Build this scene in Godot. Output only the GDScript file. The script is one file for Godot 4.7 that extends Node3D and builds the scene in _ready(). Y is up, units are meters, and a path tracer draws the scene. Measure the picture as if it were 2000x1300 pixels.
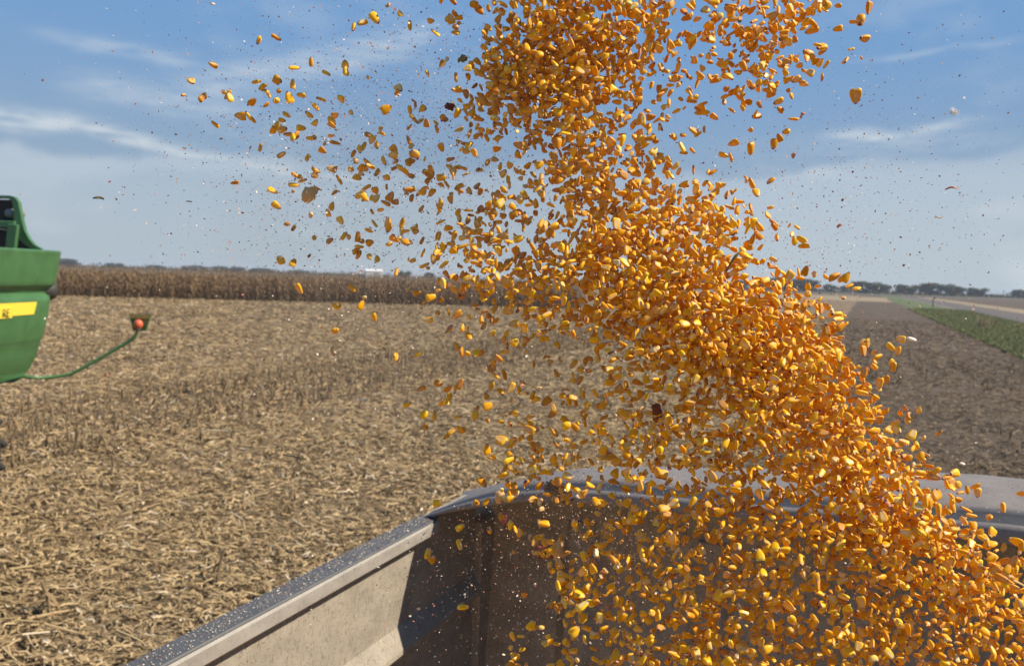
extends Node3D
# Maize pours from an unloading auger into an open grain trailer; harvested field behind.
# World: y up, the view looks along -z. "ahead" below means metres along -z.

const ROLL := 0.0314
const PITCH := 0.0677
const EYE := Vector3(0, 2.75, 0)
const ROW := 0.4119            # rows, trailer and road run this far (radians) right of -z
const LENS := 1570.0 / 2000.0  # focal length over picture width
const STREAM := 0.80           # metres from the eye to the middle sheet of the falling grain

var rng := RandomNumberGenerator.new()
var view := Basis(Vector3.RIGHT, -PITCH) * Basis(Vector3.BACK, ROLL)
var taken := {}

# ---------------------------------------------------------------- naming
func numbered(called: String) -> String:
	var n: int = taken.get(called, 0)
	taken[called] = n + 1
	return called if n == 0 else "%s_%03d" % [called, n]

func tag(o: Node, label := "", category := "", group := "", kind := "") -> Node:
	if label: o.set_meta("label", label)
	if category: o.set_meta("category", category)
	if group: o.set_meta("group", group)
	if kind: o.set_meta("kind", kind)
	return o

func base(called: String, where := Vector3.ZERO, turn := 0.0) -> Node3D:
	var o := Node3D.new()
	o.name = numbered(called)
	add_child(o)
	o.position = where
	o.rotation.y = turn
	return o

func put(called: String, mesh: Mesh, m: Material, parent: Node = self) -> MeshInstance3D:
	var o := MeshInstance3D.new()
	o.name = numbered(called) if parent == self else called
	o.mesh = mesh
	o.material_override = m
	parent.add_child(o, true)
	return o

func scatter(called: String, mesh: Mesh, m: Material, places: Array, tints: PackedColorArray, parent: Node = self) -> MultiMeshInstance3D:
	var mm := MultiMesh.new()
	mm.transform_format = MultiMesh.TRANSFORM_3D
	mm.use_colors = true
	mm.mesh = mesh
	mm.instance_count = places.size()
	for i in places.size():
		mm.set_instance_transform(i, places[i])
		mm.set_instance_color(i, tints[i])
	var o := MultiMeshInstance3D.new()
	o.name = numbered(called) if parent == self else called
	o.multimesh = mm
	o.material_override = m
	parent.add_child(o, true)
	return o

# ---------------------------------------------------------------- shapes
func start(flat := true) -> SurfaceTool:
	var st := SurfaceTool.new()
	st.begin(Mesh.PRIMITIVE_TRIANGLES)
	st.set_smooth_group(-1 if flat else 0)
	return st

func done(st: SurfaceTool) -> ArrayMesh:
	st.generate_normals()
	return st.commit()

func quad(st: SurfaceTool, a: Vector3, b: Vector3, c: Vector3, d: Vector3) -> void:
	for v in [a, b, c, a, c, d]:
		st.add_vertex(v)

func box(st: SurfaceTool, c: Vector3, s: Vector3, turn := Basis.IDENTITY, bevel := 0.0) -> void:
	# a box with chamfered upright and level edges
	var h := s / 2.0
	var b := minf(bevel, minf(h.x, minf(h.y, h.z)) * 0.9)
	var rings := []
	for k in 4:
		var y: float = [-h.y, -h.y + b, h.y - b, h.y][k]
		var i: float = b if k == 0 or k == 3 else 0.0
		var x := h.x - i
		var z := h.z - i
		var e := b * 0.999
		rings.append([Vector3(-x + e, y, -z), Vector3(x - e, y, -z), Vector3(x, y, -z + e), Vector3(x, y, z - e), Vector3(x - e, y, z), Vector3(-x + e, y, z), Vector3(-x, y, z - e), Vector3(-x, y, -z + e)])
	for k in 3:
		for j in 8:
			quad(st, c + turn * rings[k][j], c + turn * rings[k][(j + 1) % 8], c + turn * rings[k + 1][(j + 1) % 8], c + turn * rings[k + 1][j])
	for k in [0, 3]:
		for j in range(1, 7):
			var t := [rings[k][0], rings[k][j], rings[k][j + 1]]
			if k == 0: t.reverse()
			for v in t: st.add_vertex(c + turn * v)

func one_box(c: Vector3, s: Vector3, bevel := 0.004, turn := Basis.IDENTITY) -> ArrayMesh:
	var st := start()
	box(st, c, s, turn, bevel)
	return done(st)

func tube(st: SurfaceTool, pts: Array, radii: Array, sides := 8, ends := true) -> void:
	var rings := []
	for i in pts.size():
		var dir: Vector3 = (pts[mini(i + 1, pts.size() - 1)] - pts[maxi(i - 1, 0)]).normalized()
		var side := dir.cross(Vector3.UP if absf(dir.y) < 0.95 else Vector3.RIGHT).normalized()
		var up := side.cross(dir)
		var ring := []
		for j in sides:
			var a := TAU * j / sides
			ring.append(pts[i] + (side * cos(a) + up * sin(a)) * radii[i])
		rings.append(ring)
	for i in pts.size() - 1:
		for j in sides:
			var k := (j + 1) % sides
			quad(st, rings[i][j], rings[i + 1][j], rings[i + 1][k], rings[i][k])
	if ends:
		for e in [0, pts.size() - 1]:
			for j in sides:
				var t := [pts[e], rings[e][j], rings[e][(j + 1) % sides]]
				if e > 0: t.reverse()
				for v in t: st.add_vertex(v)

func loft(st: SurfaceTool, rows: Array, closed := false) -> void:
	for i in rows.size() - 1:
		var n: int = rows[i].size()
		for j in (n if closed else n - 1):
			var k := (j + 1) % n
			quad(st, rows[i][j], rows[i][k], rows[i + 1][k], rows[i + 1][j])

func slab(outline: PackedVector2Array, depth: float, to_world: Callable) -> ArrayMesh:
	# a flat outline with thickness; to_world(Vector2, front_or_back 0..1)
	var st := start()
	var tri := Geometry2D.triangulate_polygon(outline)
	for side in 2:
		for i in range(0, tri.size(), 3):
			for k in 3:
				var q: int = tri[i + (k if side == 0 else 2 - k)]
				st.add_vertex(to_world.call(outline[q], depth * side))
	for i in outline.size():
		var j := (i + 1) % outline.size()
		quad(st, to_world.call(outline[i], 0.0), to_world.call(outline[j], 0.0), to_world.call(outline[j], depth), to_world.call(outline[i], depth))
	return done(st)

# ---------------------------------------------------------------- materials
func paint(c: Color, rough := 0.6, metal := 0.0) -> StandardMaterial3D:
	# c is given as linear base colour
	var m := StandardMaterial3D.new()
	m.albedo_color = c.linear_to_srgb()
	m.roughness = rough
	m.metallic = metal
	return m

func tinted(rough := 0.8) -> StandardMaterial3D:
	var m := StandardMaterial3D.new()
	m.vertex_color_use_as_albedo = true
	m.roughness = rough
	return m

func noise_texture(sed: int, freq: float, colors: Array, stops: Array, size := 512, octaves := 5, kind := FastNoiseLite.TYPE_SIMPLEX_SMOOTH) -> NoiseTexture2D:
	var n := FastNoiseLite.new()
	n.seed = sed
	n.noise_type = kind
	n.frequency = freq
	n.fractal_octaves = octaves
	var g := Gradient.new()
	g.offsets = PackedFloat32Array(stops)
	var cols := PackedColorArray()
	for c: Color in colors: cols.append(c.linear_to_srgb())
	g.colors = cols
	var t := NoiseTexture2D.new()
	t.width = size
	t.height = size
	t.seamless = true
	t.noise = n
	t.color_ramp = g
	return t

func triplanar(m: StandardMaterial3D, per_metre: float) -> StandardMaterial3D:
	m.uv1_triplanar = true
	m.uv1_world_triplanar = true
	m.uv1_scale = Vector3.ONE * per_metre
	return m

func fleck_image(sed: int, size: int, ground: Color, dark: Color, pieces: Array, count: int, longest: int) -> ImageTexture:
	# soil under short straw-like strokes, wrapping at its edges
	var r := RandomNumberGenerator.new()
	r.seed = sed
	var n := FastNoiseLite.new()
	n.seed = sed
	n.frequency = 0.03
	var im := Image.create(size, size, false, Image.FORMAT_RGB8)
	for y in size:
		for x in size:
			var v := n.get_noise_2d(x, y) * 0.5 + 0.5
			v = clampf(v * 0.6 + r.randf() * 0.4, 0, 1)
			im.set_pixel(x, y, dark.lerp(ground, v).linear_to_srgb())
	for i in count:
		var c: Color = pieces[r.randi() % pieces.size()]
		c = (c * r.randf_range(0.6, 1.25)).linear_to_srgb()
		var a := r.randf() * TAU
		var length := r.randi_range(4, longest)
		var p := Vector2(r.randf() * size, r.randf() * size)
		var bend := r.randf_range(-0.06, 0.06)
		var wide := 2 if r.randf() < 0.4 else 1
		for k in length:
			p += Vector2(cos(a), sin(a))
			a += bend
			for w in wide:
				im.set_pixel(posmod(int(p.x) + w, size), posmod(int(p.y), size), c)
	return ImageTexture.create_from_image(im)

# ---------------------------------------------------------------- places
func out_in_field(t: float, p: float, y := 0.0) -> Vector3:
	# t metres along the rows, p metres right of the row that runs under the eye
	return Vector3(t * sin(ROW) + p * cos(ROW), y, -(t * cos(ROW) - p * sin(ROW)))

func in_stream(u: float, v: float, nearer := 0.0) -> Vector3:
	# u, v: metres right of and below the middle of the upright sheet in which the grain falls; nearer: metres out of that sheet
	return EYE + view * Vector3(u, -v, -STREAM + nearer)

func fall_spot(column: float, row: float, nearer := 0.0) -> Vector3:
	# a place on the map of the falling grain: columns and rows of 25.5 mm
	return in_stream((column - 13.0) * 0.02548, (row - 13.0) * 0.02548, nearer)

# ================================================================ scene
func _ready() -> void:
	rng.seed = 20231
	# ---- camera
	var cam := Camera3D.new()
	cam.name = "camera"
	add_child(cam)
	cam.transform = Transform3D(view, EYE)
	var eye := CameraAttributesPhysical.new()
	eye.frustum_focal_length = 28.99
	eye.frustum_near = 0.05
	eye.frustum_far = 6000.0
	eye.frustum_focus_distance = 0.86
	eye.exposure_aperture = 11.0
	cam.fov = 44.97
	cam.near = 0.05
	cam.far = 6000.0
	cam.attributes = eye
	cam.current = true
	# ---- sky and exposure
	var env := Environment.new()
	env.background_mode = Environment.BG_SKY
	var sky := Sky.new()
	sky.sky_material = sky_material()
	env.sky = sky
	env.background_energy_multiplier = 0.67
	env.tonemap_mode = Environment.TONE_MAPPER_LINEAR
	env.tonemap_exposure = 1.5
	env.fog_enabled = true
	env.fog_light_color = Color(0.80, 0.86, 0.94)
	env.fog_density = 0.0003
	env.volumetric_fog_enabled = true
	env.volumetric_fog_density = 0.0
	env.sdfgi_enabled = true
	env.ssao_enabled = true
	env.ssil_enabled = true
	var we := WorldEnvironment.new()
	we.name = "world_environment"
	we.environment = env
	add_child(we)
	# ---- sun: right of the view and a little behind it, 44 degrees up
	var sun := DirectionalLight3D.new()
	sun.name = "sun"
	add_child(sun)
	var sa := deg_to_rad(96.0)
	var se := deg_to_rad(43.5)
	var towards := Vector3(sin(sa) * cos(se), sin(se), -cos(sa) * cos(se))
	sun.look_at_from_position(towards * 10.0, Vector3.ZERO)
	sun.light_color = Color(1.0, 0.935, 0.83)
	sun.light_energy = 1.6
	sun.light_angular_distance = 0.53
	sun.shadow_enabled = true
	# ---- setting, things, small things
	ground()
	standing_corn()
	far_trees()
	roadside()
	residue()
	combine()
	trailer()
	falling_grain()
	odd_pieces()
	chaff()

# ---------------------------------------------------------------- sky
func sky_material() -> PanoramaSkyMaterial:
	var w := 2048
	var h := 1024
	var top := Color(0.075, 0.185, 0.43)
	var mid := Color(0.18, 0.35, 0.62)
	var low := Color(0.36, 0.445, 0.51)
	var white := Color(0.62, 0.69, 0.745)
	var n := FastNoiseLite.new()
	n.seed = 7
	n.frequency = 1.0
	n.fractal_octaves = 5
	var fine := FastNoiseLite.new()
	fine.seed = 19
	fine.frequency = 1.0
	fine.fractal_octaves = 4
	# long thin trails: from azimuth, elevation to azimuth, elevation, half width, strength (degrees; azimuth 0 is ahead, right is positive)
	var trails := [[-42.0, 8.2, -28.5, 8.6, 0.8, 0.95], [-28.5, 8.6, -23.0, 7.55, 0.62, 0.95], [-23.0, 7.55, -11.0, 6.4, 0.45, 0.85],
		[-29.5, 13.5, -22.5, 13.1, 0.55, 0.42], [-28.0, 10.9, -19.0, 10.5, 1.1, 0.45], [-22.0, 11.6, -6.0, 16.2, 1.3, 0.5],
		[21.8, 9.9, 26.0, 9.7, 0.5, 0.85], [24.5, 9.7, 28.5, 10.4, 0.45, 0.6], [23.5, 14.4, 30.0, 14.8, 0.22, 0.32], [20.0, 9.0, 30.0, 9.2, 0.8, 0.28]]
	var data := PackedFloat32Array()
	data.resize(w * h * 3)
	for y in h:
		var el := (0.5 - (y + 0.5) / h) * PI
		var eld := rad_to_deg(el)
		if eld < -0.2:
			for x in w:
				var i := (y * w + x) * 3
				data[i] = low.r * 0.6; data[i + 1] = low.g * 0.58; data[i + 2] = low.b * 0.55
			continue
		var k := clampf(eld / 18.0, 0, 1)
		var c0 := low.lerp(mid, pow(smoothstep(0.0, 1.0, k), 0.9)) if k < 1.0 else mid.lerp(top, clampf((eld - 18.0) / 50.0, 0, 1))
		var bank := smoothstep(9.0, 7.0, eld)
		for x in w:
			var az := (x + 0.5) / w * TAU
			var azd := rad_to_deg(az)
			if azd > 180.0: azd -= 360.0
			var dx := cos(el) * sin(az)
			var dz := cos(el) * cos(az)
			var f := fine.get_noise_3d(dx * 14.0, eld * 0.55, dz * 14.0)
			var fibre := fine.get_noise_2d(azd * 0.22 + eld * 0.5, eld * 2.6 - azd * 0.12)
			var a := 0.0
			# high thin cirrus everywhere
			var v := n.get_noise_3d(dx * 3.2, eld * 0.13, dz * 3.2) + f * 0.25
			a += smoothstep(0.05, 0.6, v) * 0.18
			# a low veil with a ragged upper edge
			var edge := 7.5 + smoothstep(10.0, 30.0, azd) * 0.9 + n.get_noise_2d(azd * 0.05, 40.0) * 1.6 + f * 0.5
			a = maxf(a, smoothstep(edge + 0.25, edge - 0.45, eld) * (0.30 + 0.2 * smoothstep(0.0, 0.3, n.get_noise_3d(dx * 2.0 + 9.0, eld * 0.1, dz * 2.0))) * (0.55 + 0.45 * bank) * (1.0 + 0.6 * smoothstep(8.0, 18.0, azd) * smoothstep(80.0, 50.0, azd)))
			for s in trails:
				if azd < s[0] - 3.0 or azd > s[2] + 3.0: continue
				var q: float = clampf((azd - s[0]) / (s[2] - s[0]), 0.0, 1.0)
				var off: float = absf(eld - lerpf(s[1], s[3], q) + f * 0.35) / s[4]
				var ends: float = smoothstep(-3.0, 2.0, azd - s[0]) * smoothstep(-3.0, 2.0, s[2] - azd)
				a = maxf(a, (1.0 - smoothstep(0.0, 1.4, off)) * ends * s[5] * clampf(0.8 + fibre * 1.0 + f * 0.4, 0.1, 1.25))
			var c := c0.lerp(white, clampf(a, 0, 0.85))
			var i := (y * w + x) * 3
			data[i] = c.r; data[i + 1] = c.g; data[i + 2] = c.b
	var im := Image.create_from_data(w, h, false, Image.FORMAT_RGBF, data.to_byte_array())
	var m := PanoramaSkyMaterial.new()
	m.panorama = ImageTexture.create_from_image(im)
	return m

# ---------------------------------------------------------------- ground
func strip(p0: float, p1: float, t0: float, t1: float, y: float, wobble := 0.0, step := 6.0) -> ArrayMesh:
	# a level sheet that follows the rows
	var st := start(false)
	var rows := []
	var t := t0
	var n := FastNoiseLite.new()
	n.frequency = 0.12
	while t <= t1:
		var w := n.get_noise_1d(t) * wobble
		rows.append([out_in_field(t, p0 + w, y), out_in_field(t, lerpf(p0, p1, 0.5), y), out_in_field(t, p1 + n.get_noise_1d(t + 500.0) * wobble, y)])
		t += step if t < 250.0 else step * 6.0
	loft(st, rows)
	return done(st)

func ground() -> void:
	var soil := StandardMaterial3D.new()
	soil.albedo_texture = fleck_image(3, 512, Color(0.125, 0.092, 0.065), Color(0.05, 0.036, 0.025), [Color(0.30, 0.235, 0.16), Color(0.22, 0.17, 0.12), Color(0.13, 0.095, 0.065), Color(0.08, 0.06, 0.04)], 3000, 22)
	soil.roughness = 1.0
	soil.albedo_color = Color(0.82, 0.8, 0.78).linear_to_srgb()
	triplanar(soil, 0.42)
	soil.detail_enabled = true
	soil.detail_blend_mode = BaseMaterial3D.BLEND_MODE_MUL
	soil.detail_albedo = noise_texture(5, 0.012, [Color(0.62, 0.6, 0.58), Color(1, 1, 1), Color(0.8, 0.78, 0.72)], [0.25, 0.55, 0.8])
	soil.detail_uv_layer = BaseMaterial3D.DETAIL_UV_2
	soil.uv2_triplanar = true
	soil.uv2_world_triplanar = true
	soil.uv2_scale = Vector3.ONE * 0.021
	var plane := PlaneMesh.new()
	plane.size = Vector2(6000, 6000)
	tag(put("ground", plane, soil), "dark brown ground with scattered residue stretching to the horizon", "", "", "structure")
	var straw := soil.duplicate() as StandardMaterial3D
	straw.albedo_texture = fleck_image(4, 512, Color(0.23, 0.165, 0.095), Color(0.11, 0.078, 0.046), [Color(0.50, 0.40, 0.25), Color(0.36, 0.28, 0.165), Color(0.28, 0.205, 0.115), Color(0.17, 0.12, 0.07), Color(0.60, 0.51, 0.35)], 5200, 24)
	tag(put("stubble_field", strip(-400.0, -1.6, -60.0, 420.0, 0.004, 0.4), straw), "harvested maize field covered in pale straw and broken stalks", "", "", "structure")
	# pale uncut border at the far end of the field
	var border := paint(Color(0.34, 0.27, 0.17), 1.0)
	border.albedo_color = Color.WHITE
	border.albedo_texture = noise_texture(8, 0.05, [Color(0.17, 0.13, 0.085), Color(0.24, 0.19, 0.12), Color(0.30, 0.245, 0.165)], [0.3, 0.5, 0.75])
	triplanar(border, 0.05)
	tag(put("field_border", strip(-60.0, 6.2, 205.0, 330.0, 0.008, 1.5), border), "pale tan strip at the far end of the field", "", "", "structure")
	# grass verge, road, tan shoulder
	var grass := StandardMaterial3D.new()
	grass.albedo_texture = noise_texture(11, 0.03, [Color(0.035, 0.06, 0.018), Color(0.06, 0.10, 0.028), Color(0.10, 0.12, 0.045), Color(0.20, 0.17, 0.09)], [0.2, 0.5, 0.68, 0.9])
	grass.roughness = 1.0
	triplanar(grass, 0.12)
	tag(put("grass_verge", strip(6.5, 13.2, -60.0, 420.0, 0.006, 0.5, 2.0), grass), "green grass verge between field and road", "", "", "structure")
	var road := StandardMaterial3D.new()
	road.albedo_texture = noise_texture(12, 0.06, [Color(0.06, 0.053, 0.052), Color(0.085, 0.075, 0.073), Color(0.11, 0.10, 0.095)], [0.3, 0.5, 0.7])
	road.roughness = 0.9
	triplanar(road, 0.2)
	tag(put("road", strip(13.2, 21.0, -60.0, 420.0, 0.010), road), "grey paved country road beyond the grass verge", "", "", "structure")
	tag(put("road_edge_line", strip(13.5, 13.68, -60.0, 420.0, 0.014), paint(Color(0.42, 0.41, 0.40), 0.8)), "white line along the near edge of the road", "", "", "structure")
	tag(put("road_shoulder", strip(21.0, 26.5, -60.0, 420.0, 0.008, 0.6), border), "tan dry shoulder beyond the road", "", "", "structure")

# ---------------------------------------------------------------- maize plants
func leaf_strip(st: SurfaceTool, root: Vector3, dir: Vector3, length: float, wide: float, droop: float, c: Color, segs := 4) -> void:
	var side := dir.cross(Vector3.UP).normalized()
	var p := root
	var d := dir
	var rows := []
	for i in segs + 1:
		var k := float(i) / segs
		var w := wide * (1.0 - k * k) * 0.5 + 0.001
		rows.append([p - side * w, p + side * w])
		d = (d + Vector3.DOWN * droop / segs).normalized()
		p += d * length / segs
	st.set_color(c)
	loft(st, rows)

func corn_plant(sed: int) -> ArrayMesh:
	var r := RandomNumberGenerator.new()
	r.seed = sed
	var st := start()
	var tall := 2.35
	st.set_color(Color(0.26, 0.19, 0.105))
	tube(st, [Vector3.ZERO, Vector3(0.02, tall * 0.5, 0.01), Vector3(0.05, tall, -0.02)], [0.013, 0.011, 0.004], 4, false)
	for i in 10:
		var y := 0.25 + i * 0.2
		var a := i * PI + r.randf_range(-0.6, 0.6) + sed
		var c := Color(0.34, 0.255, 0.15).lerp(Color(0.16, 0.11, 0.06), r.randf())
		leaf_strip(st, Vector3(0.02, y, 0), Vector3(cos(a), 0.9, sin(a)).normalized(), r.randf_range(0.4, 0.75), 0.06, r.randf_range(1.8, 3.6), c)
	st.set_color(Color(0.36, 0.27, 0.15))
	tube(st, [Vector3(0.02, 1.1, 0), Vector3(0.07, 1.02, 0.02), Vector3(0.09, 0.86, 0.03)], [0.02, 0.03, 0.012], 5, false)
	for i in 4:
		var a := r.randf() * TAU
		leaf_strip(st, Vector3(0.05, tall - 0.04, -0.02), Vector3(cos(a) * 0.4, 1, sin(a) * 0.4).normalized(), r.randf_range(0.14, 0.26), 0.014, 0.8, Color(0.30, 0.23, 0.13), 2)
	return done(st)

func standing_corn() -> void:
	# the uncut block: its near edge runs from ahead-left to behind the stream
	var m := tinted(0.9)
	m.backlight_enabled = true
	m.backlight = Color(0.12, 0.09, 0.05)
	var a := Vector3(-58.0, 0, -64.6)
	var b := Vector3(7.0, 0, -77.4)
	var along := (b - a).normalized()
	var deep := Vector3(along.z, 0, -along.x)
	if deep.z > 0: deep = -deep
	var stand := base("standing_corn", a)
	tag(stand, "block of tall dry brown maize still standing beyond the stubble", "maize crop", "", "stuff")
	for variant in 3:
		var places := []
		var tints := PackedColorArray()
		for row in 14:
			var s := rng.randf() * 0.3
			while s < (b - a).length():
				if rng.randi() % 3 == variant:
					var w := along * s + deep * (row * 0.76 + rng.randf_range(-0.08, 0.08))
					var k := rng.randf_range(0.94, 1.1) * 1.04
					var t := Transform3D(Basis(Vector3.UP, rng.randf() * TAU) * Basis(Vector3.RIGHT, rng.randf_range(-0.08, 0.08)), w)
					places.append(t.scaled_local(Vector3(1, k, 1)))
					tints.append(Color(0.92, 0.84, 0.8) * rng.randf_range(0.6, 1.1))
				s += rng.randf_range(0.13, 0.2)
		scatter("maize_plants", corn_plant(31 + variant), m, places, tints, stand)

# ---------------------------------------------------------------- trees
func tree_meshes(sed: int) -> Array:
	# [trunk, crown] of a broad tree 10 m high
	var r := RandomNumberGenerator.new()
	r.seed = sed
	var tr := start(false)
	tube(tr, [Vector3.ZERO, Vector3(0.1, 1.6, 0), Vector3(0.0, 3.4, 0.1)], [0.34, 0.27, 0.2], 7, false)
	var cr := start()
	var lumps := []
	for i in 30:
		var v := Vector3(r.randfn(), r.randfn(), r.randfn()).normalized() * r.randf_range(0.55, 1.0)
		var c := Vector3(v.x * 3.4, 4.9 + v.y * 3.3, v.z * 3.4)
		lumps.append([c, r.randf_range(1.1, 1.9)])
		if i % 3 == 0: tube(tr, [Vector3(0, 2.0, 0.05), Vector3(c.x * 0.4, lerpf(2.0, c.y, 0.6), c.z * 0.4), c], [0.14, 0.09, 0.03], 5, false)
	for l in lumps:
		for i in 130:
			var v := Vector3(r.randfn(), r.randfn(), r.randfn()).normalized() * pow(r.randf(), 0.4)
			var p: Vector3 = l[0] + v * Vector3(l[1], l[1] * 0.85, l[1])
			if p.y < 0.3: continue
			var n := (v + Vector3(r.randfn(), r.randfn(), r.randfn()) * 0.5).normalized()
			var s := n.cross(Vector3(r.randfn(), r.randfn(), r.randfn())).normalized() * r.randf_range(0.22, 0.42)
			var u := n.cross(s)
			var g := r.randf()
			cr.set_color(Color(0.03, 0.042, 0.018).lerp(Color(0.075, 0.085, 0.032), g * g))
			quad(cr, p - s, p - u * 0.7, p + s, p + u * 0.7)
	return [done(tr), done(cr)]

func far_trees() -> void:
	var kinds := [tree_meshes(1), tree_meshes(2), tree_meshes(3)]
	var bark := paint(Color(0.05, 0.04, 0.03), 0.95)
	var leaf := tinted(0.85)
	# azimuth in degrees, metres away, height, breadth factor, label
	var list := [
		[13.6, 560, 8.2, 1.25, "dark distant tree half hidden behind the right edge of the falling grain"],
		[15.6, 560, 7.4, 1.3, "dark distant tree just right of the grain, low end of the broad clump"],
		[17.2, 540, 9.6, 1.35, "tall broad dark tree, left half of the largest far clump"],
		[18.6, 540, 11.0, 1.5, "tallest distant tree, at the middle of the broad far clump"],
		[19.9, 545, 9.8, 1.3, "distant tree at the right end of the broad far clump"],
		[21.4, 620, 7.2, 1.2, "pale hazy small tree in the dip right of the broad clump"],
		[22.4, 650, 6.4, 1.1, "smallest hazy tree in the dip before the twin rounded trees"],
		[23.3, 540, 9.4, 1.25, "rounded dark tree, left one of the twin pair over the field end"],
		[24.4, 540, 9.0, 1.3, "rounded dark tree, right one of the twin pair over the field end"],
		[26.0, 550, 8.6, 1.3, "dark tree above where the road meets the field end"],
		[27.4, 545, 9.8, 1.3, "higher dark tree above the far road, second of that row"],
		[28.6, 545, 9.2, 1.3, "dark tree above the far road, third of that row"],
		[29.9, 555, 7.8, 1.25, "lower dark tree that ends the row above the far road"],
		[32.1, 560, 7.0, 0.95, "lone small distant tree standing apart right of the road row"],
		[33.5, 560, 7.4, 1.0, "small distant tree near the right picture edge, left of a close pair"],
		[34.5, 560, 6.8, 1.1, "small distant tree at the right picture edge"],
		[-29.05, 640, 11.2, 1.4, "distant tree rising above the standing maize beside the green combine"],
		[-30.3, 640, 8.0, 1.3, "low distant tree just clear of the combine's green rim"],
		[-26.4, 700, 8.8, 1.2, "small distant tree above the maize, second from the combine"],
		[-24.0, 800, 7.4, 2.2, "very low hazy tree over the maize, left of the long low line"],
		[-21.6, 760, 8.8, 2.2, "long low hazy tree over the middle of the maize"],
		[-19.6, 760, 9.2, 2.4, "broadest low hazy tree over the middle of the maize"],
		[-17.4, 780, 7.8, 2.4, "low hazy tree tapering down over the maize"],
		[-15.0, 800, 7.2, 2.2, "last hazy low tree over the maize before the flying grain"],
		[-7.8, 560, 9.0, 0.85, "small dark tree over the maize seen among flying kernels"],
		[-6.0, 600, 8.0, 0.8, "thin small tree over the maize close left of the dense grain"]]
	var i := 0
	for l in list:
		var a := deg_to_rad(l[0])
		var k: float = l[2] / 9.6
		var o := base("distant_tree", Vector3(sin(a), 0, -cos(a)) * (l[1] / cos(a)) if false else Vector3(tan(a) * l[1], 0, -l[1]), i * 2.1)
		o.scale = Vector3(k * l[3] * (1.9 if l[0] > 0 else 1.7), k * (0.98 if l[0] > 0 else 0.74), k * l[3] * 1.5)
		put("trunk", kinds[i % 3][0], bark, o)
		put("crown", kinds[i % 3][1], leaf, o)
		tag(o, l[4], "tree", "trees along the horizon")
		i += 1
	# far dark crop land under the trees
	var far := StandardMaterial3D.new()
	far.albedo_texture = noise_texture(21, 0.02, [Color(0.05, 0.05, 0.03), Color(0.09, 0.075, 0.045)], [0.35, 0.65])
	far.roughness = 1.0
	triplanar(far, 0.01)
	var st := start(false)
	var rows := []
	for x in range(-60, 64, 4):
		var xx := x * 14.0
		rows.append([Vector3(xx, 0.012, -(395.0 + absf(xx) * 0.05)), Vector3(xx, 0.012, -560.0), Vector3(xx, 0.012, -1100.0)])
	loft(st, rows)
	tag(put("far_field", done(st), far), "dark far field under the distant trees", "", "", "structure")
	# a low brushy band along the foot of the trees
	var brush := start()
	var r := RandomNumberGenerator.new()
	r.seed = 90
	for n in 5200:
		var x := r.randf_range(90, 420) if n % 3 else r.randf_range(-440, -120)
		var tallness := 2.6 if x > 0 else 4.6
		var p := Vector3(x, absf(r.randfn()) * tallness * 0.4, -(575.0 if x > 0 else 780.0) + r.randfn() * 3.0)
		var s := Vector3(r.randf_range(0.4, 1.1), r.randf_range(-0.3, 0.3), r.randfn() * 0.4)
		var u := Vector3(r.randf_range(-0.3, 0.3), r.randf_range(0.3, 0.8), r.randfn() * 0.3)
		brush.set_color(Color(0.035, 0.045, 0.02).lerp(Color(0.085, 0.085, 0.04), r.randf()))
		quad(brush, p - s, p - u, p + s, p + u)
	tag(put("hedgerow_brush", done(brush), leaf), "low dark brush along the foot of the distant trees", "brush", "", "stuff")
	# a pale farm shed far off above the maize
	var shed := base("farm_shed", Vector3(-108.0, 0, -620.0), 0.3)
	put("wall", one_box(Vector3(0, 2.4, 0), Vector3(13, 4.8, 9), 0.05), paint(Color(0.62, 0.62, 0.6), 0.8), shed)
	put("roof", slab(PackedVector2Array([Vector2(-4.9, 4.82), Vector2(0, 6.6), Vector2(4.9, 4.82)]), 13.6, func(q, d): return Vector3(d - 6.8, q.y, q.x)), paint(Color(0.7, 0.7, 0.7), 0.5), shed)
	put("door", one_box(Vector3(1.5, 1.9, 4.55), Vector3(4, 3.8, 0.1), 0.02), paint(Color(0.3, 0.3, 0.3), 0.6), shed)
	tag(shed, "small pale farm shed far off above the maize", "shed")

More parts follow.
